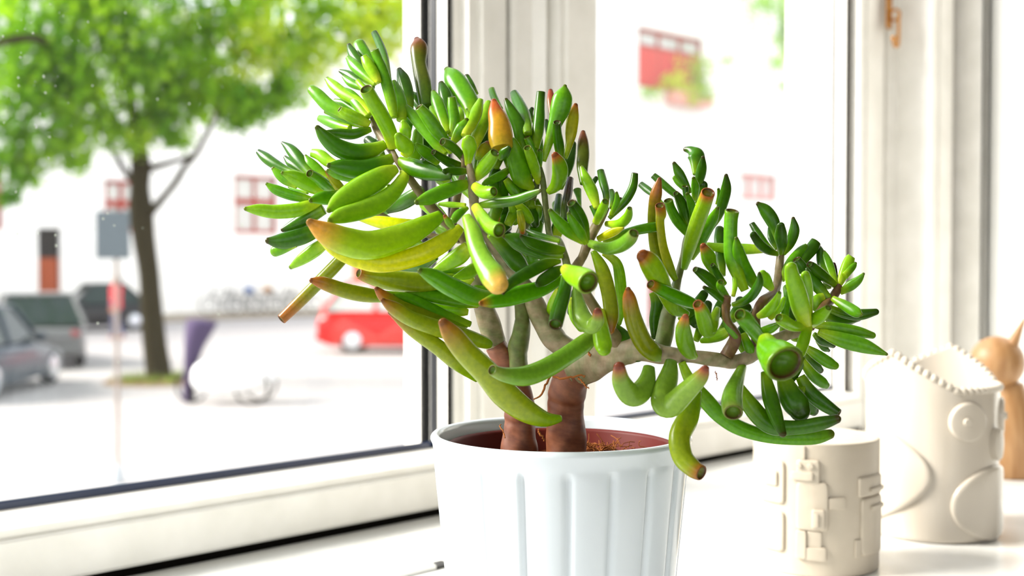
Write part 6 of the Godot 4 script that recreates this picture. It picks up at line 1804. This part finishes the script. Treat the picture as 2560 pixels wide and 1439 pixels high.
func cargo_bike() -> void:
	var b := thing("cargo_bike", "white cargo bike with a dark purple folding hood, right of the tree trunk", "cargo bike", Vector3(9.55, STREET, -15.45), -0.77549)
	# x to the right as seen from the window
	var g := Geo.new()
	var rows := []
	for q in [[-0.30, 0.30, 0.52, 0.25], [-0.24, 0.20, 0.62, 0.33], [0.05, 0.13, 0.78, 0.38], [0.40, 0.14, 0.86, 0.38], [0.72, 0.22, 0.80, 0.34], [0.92, 0.36, 0.62, 0.26]]:
		var row := PackedVector3Array()
		for j in 20:
			var a := TAU * j / 20
			var cx := signf(cos(a)) * pow(absf(cos(a)), 0.6)
			var sy := signf(sin(a)) * pow(absf(sin(a)), 0.6)
			row.append(Vector3(q[0], lerpf(q[1], q[2], 0.5 + 0.5 * sy), cx * q[3]))
		rows.append(row)
	for e in [0, rows.size() - 1]:
		var s := Vector3.ZERO
		for p in rows[e]:
			s += p / 20.0
		var cap := PackedVector3Array()
		cap.resize(20)
		cap.fill(s)
		if e == 0:
			rows.push_front(cap)
		else:
			rows.push_back(cap)
	for i in rows.size():
		rows[i].reverse()
	g.loft(rows)
	obj("cargo_box", g, M.white_paint, b)
	g = Geo.new()
	# the hood: a leaning wedge of cloth, wide at the top
	var hood := []
	for q in [[-0.50, -0.40, 0.02, 0.06], [-0.49, -0.37, 0.25, 0.08], [-0.475, -0.34, 0.42, 0.14], [-0.46, -0.26, 0.65, 0.24], [-0.455, -0.18, 0.85, 0.27], [-0.45, -0.06, 1.05, 0.28], [-0.44, 0.03, 1.20, 0.28], [-0.43, 0.00, 1.25, 0.26], [-0.42, -0.20, 1.28, 0.20]]:
		var row := PackedVector3Array()
		for j in 16:
			var a := TAU * j / 16
			row.append(Vector3(lerpf(q[0], q[1], 0.5 + 0.5 * cos(a)), q[2], -q[3] * sin(a)))
		hood.append(row)
	var top := PackedVector3Array()
	top.resize(16)
	top.fill(Vector3(-0.32, 1.285, 0))
	hood.append(top)
	g.loft(hood)
	obj("hood", g, M.purple, b)
	g = Geo.new()
	g.tube(PackedVector3Array([Vector3(-0.36, 0.02, 0), Vector3(-0.335, 0.3, 0), Vector3(-0.325, 0.62, 0)]), PackedFloat32Array([0.045, 0.04, 0.04]), 10)
	obj("fork", g, M.bike, b)
	for q in [[0.62, 0.30, 0.27], [0.62, -0.30, 0.27], [-0.36, 0.0, 0.25]]:
		g = Geo.new()
		g.torus(Vector3(q[0], q[2] + 0.0, q[1]), Vector3(0, 0, 1), q[2] - 0.02, 0.02, 28, 8)
		obj("wheel", g, M.tyre, b)
	g = Geo.new()
	g.tube(PackedVector3Array([Vector3(-0.30, 0.25, 0), Vector3(0.3, 0.17, 0), Vector3(0.62, 0.27, 0)]), PackedFloat32Array([0.03, 0.03, 0.03]), 8)
	obj("bicycle_frame", g, M.bike, b)

# a body as one skin: capsules joined softly and meshed as surface nets
func skin(bones: Array, lo: Vector3, hi: Vector3, cell: float, k: float) -> Geo:
	var nx := int((hi.x - lo.x) / cell) + 1
	var ny := int((hi.y - lo.y) / cell) + 1
	var nz := int((hi.z - lo.z) / cell) + 1
	var f := PackedFloat32Array()
	f.resize(nx * ny * nz)
	f.fill(1.0)
	for b in bones:
		var p: Vector3 = b[0]
		var q: Vector3 = b[1]
		var m := maxf(b[2], b[3]) + k * 2.0
		var a0 := (p.min(q) - Vector3.ONE * m - lo) / cell
		var a1 := (p.max(q) + Vector3.ONE * m - lo) / cell
		var d := q - p
		var l2 := maxf(d.length_squared(), 1e-9)
		for z in range(maxi(0, int(a0.z)), mini(nz, int(a1.z) + 2)):
			for y in range(maxi(0, int(a0.y)), mini(ny, int(a1.y) + 2)):
				for x in range(maxi(0, int(a0.x)), mini(nx, int(a1.x) + 2)):
					var w := lo + Vector3(x, y, z) * cell
					var t := clampf((w - p).dot(d) / l2, 0.0, 1.0)
					var s := w.distance_to(p + d * t) - lerpf(b[2], b[3], t)
					var i := (z * ny + y) * nx + x
					var h := clampf(0.5 + 0.5 * (f[i] - s) / k, 0.0, 1.0)
					f[i] = lerpf(f[i], s, h) - k * h * (1.0 - h)
	var at := {}
	var g := Geo.new()
	for z in nz - 1:
		for y in ny - 1:
			for x in nx - 1:
				var i := (z * ny + y) * nx + x
				var c := [i, i + 1, i + nx, i + nx + 1, i + nx * ny, i + nx * ny + 1, i + nx * ny + nx, i + nx * ny + nx + 1]
				var inside := 0
				for q in c:
					if f[q] < 0.0:
						inside += 1
				if inside == 0 or inside == 8:
					continue
				var s := Vector3.ZERO
				var n := 0
				for e in [[0, 1], [2, 3], [4, 5], [6, 7], [0, 2], [1, 3], [4, 6], [5, 7], [0, 4], [1, 5], [2, 6], [3, 7]]:
					var u: float = f[c[e[0]]]
					var v: float = f[c[e[1]]]
					if (u < 0.0) != (v < 0.0):
						var t := u / (u - v)
						var p0 := Vector3(e[0] & 1, (e[0] >> 1) & 1, e[0] >> 2)
						var p1 := Vector3(e[1] & 1, (e[1] >> 1) & 1, e[1] >> 2)
						s += p0.lerp(p1, t)
						n += 1
				at[i] = g.v.size()
				g.v.append(lo + (Vector3(x, y, z) + s / n) * cell)
				g.n.append(Vector3.ZERO)
				g.c.append(Color.WHITE)
	var step := [1, nx, nx * ny]
	for z in range(1, nz - 1):
		for y in range(1, ny - 1):
			for x in range(1, nx - 1):
				var i := (z * ny + y) * nx + x
				for ax in 3:
					var j: int = i + step[ax]
					if (f[i] < 0.0) == (f[j] < 0.0):
						continue
					var u: int = step[(ax + 1) % 3]
					var v: int = step[(ax + 2) % 3]
					var q := [at.get(i, -1), at.get(i - u, -1), at.get(i - u - v, -1), at.get(i - v, -1)]
					if q.has(-1):
						continue
					if f[i] < 0.0:
						q.reverse()
					g.face(q[0], q[1], q[2])
					g.face(q[0], q[2], q[3])
	for i in g.n.size():
		g.n[i] = g.n[i].normalized()
	return g

func person() -> void:
	var p := thing("person", "person in a pink top and grey trousers walking past the dark parked car", "person", Vector3(15.2, STREET, -30.2), -0.9)
	var head := Vector3(0.02, 1.56, 0)
	var bones := [
		[Vector3(0, 0.95, 0), Vector3(0, 1.15, 0), 0.135, 0.13], [Vector3(0, 1.15, 0), Vector3(0.01, 1.36, 0), 0.13, 0.15], [Vector3(0.01, 1.38, -0.13), Vector3(0.01, 1.38, 0.13), 0.075, 0.075],
		[Vector3(0.01, 1.40, 0), Vector3(0.015, 1.50, 0), 0.055, 0.052], [head, head + Vector3(0.0, 0.06, 0), 0.092, 0.098], [head + Vector3(-0.03, -0.055, 0), head + Vector3(-0.05, -0.07, 0), 0.06, 0.045],
		[head + Vector3(-0.095, -0.005, 0), head + Vector3(-0.11, -0.025, 0), 0.012, 0.016],
		[Vector3(0, 0.93, -0.085), Vector3(-0.13, 0.50, -0.09), 0.088, 0.058], [Vector3(-0.13, 0.50, -0.09), Vector3(-0.12, 0.09, -0.09), 0.058, 0.040], [Vector3(-0.11, 0.05, -0.09), Vector3(-0.26, 0.035, -0.095), 0.042, 0.032],
		[Vector3(0, 0.93, 0.085), Vector3(0.09, 0.49, 0.09), 0.088, 0.058], [Vector3(0.09, 0.49, 0.09), Vector3(0.26, 0.13, 0.09), 0.058, 0.040], [Vector3(0.27, 0.09, 0.09), Vector3(0.15, 0.035, 0.095), 0.042, 0.032],
	]
	for s in [-1.0, 1.0]:
		var el := Vector3(0.06 * s, 1.10, s * 0.235)
		var wr := Vector3(-0.10 + 0.14 * s, 0.88, s * 0.245)
		bones.append([Vector3(0.01, 1.37, s * 0.185), el, 0.052, 0.042])
		bones.append([el, wr, 0.042, 0.028])
		bones.append([wr, wr + Vector3(-0.02, -0.075, 0), 0.030, 0.034])
		for k in 4:
			bones.append([wr + Vector3(-0.045 + 0.02 * k, -0.09, 0), wr + Vector3(-0.06 + 0.022 * k, -0.165 + 0.012 * absf(k - 1.4), -0.01 * s), 0.010, 0.008])
		bones.append([wr + Vector3(-0.03, -0.03, 0), wr + Vector3(-0.075, -0.09, -0.01 * s), 0.011, 0.009])
	obj("body", skin(bones, Vector3(-0.36, -0.02, -0.34), Vector3(0.42, 1.76, 0.34), 0.016, 0.022), M.skin, p)
	var top := [[Vector3(0, 0.92, 0), Vector3(0, 1.15, 0), 0.165, 0.15], [Vector3(0, 1.15, 0), Vector3(0.01, 1.35, 0), 0.15, 0.17], [Vector3(0.01, 1.375, -0.14), Vector3(0.01, 1.375, 0.14), 0.09, 0.09]]
	for s in [-1.0, 1.0]:
		var el := Vector3(0.06 * s, 1.10, s * 0.235)
		top.append([Vector3(0.01, 1.37, s * 0.185), el, 0.068, 0.056])
		top.append([el, el.lerp(Vector3(-0.10 + 0.14 * s, 0.88, s * 0.245), 0.9), 0.056, 0.042])
	obj("jumper", skin(top, Vector3(-0.30, 0.70, -0.36), Vector3(0.30, 1.52, 0.36), 0.018, 0.03), M.pink, p)
	var legs := [[Vector3(0, 0.96, -0.05), Vector3(0, 0.96, 0.05), 0.14, 0.14], [Vector3(0, 0.93, -0.085), Vector3(-0.13, 0.50, -0.09), 0.105, 0.078], [Vector3(-0.13, 0.50, -0.09), Vector3(-0.12, 0.10, -0.09), 0.078, 0.066], [Vector3(0, 0.93, 0.085), Vector3(0.09, 0.49, 0.09), 0.105, 0.078], [Vector3(0.09, 0.49, 0.09), Vector3(0.25, 0.15, 0.09), 0.078, 0.066]]
	obj("trousers", skin(legs, Vector3(-0.34, 0.02, -0.30), Vector3(0.42, 1.16, 0.30), 0.018, 0.02), M.trousers, p)
	obj("hair", skin([[head + Vector3(0.02, 0.06, 0), head + Vector3(0.035, 0.02, 0), 0.108, 0.10], [head + Vector3(0.06, -0.02, 0), head + Vector3(0.07, -0.10, 0), 0.07, 0.04]], head - Vector3(0.2, 0.25, 0.2), head + Vector3(0.25, 0.25, 0.2), 0.016, 0.02), M.hair, p)
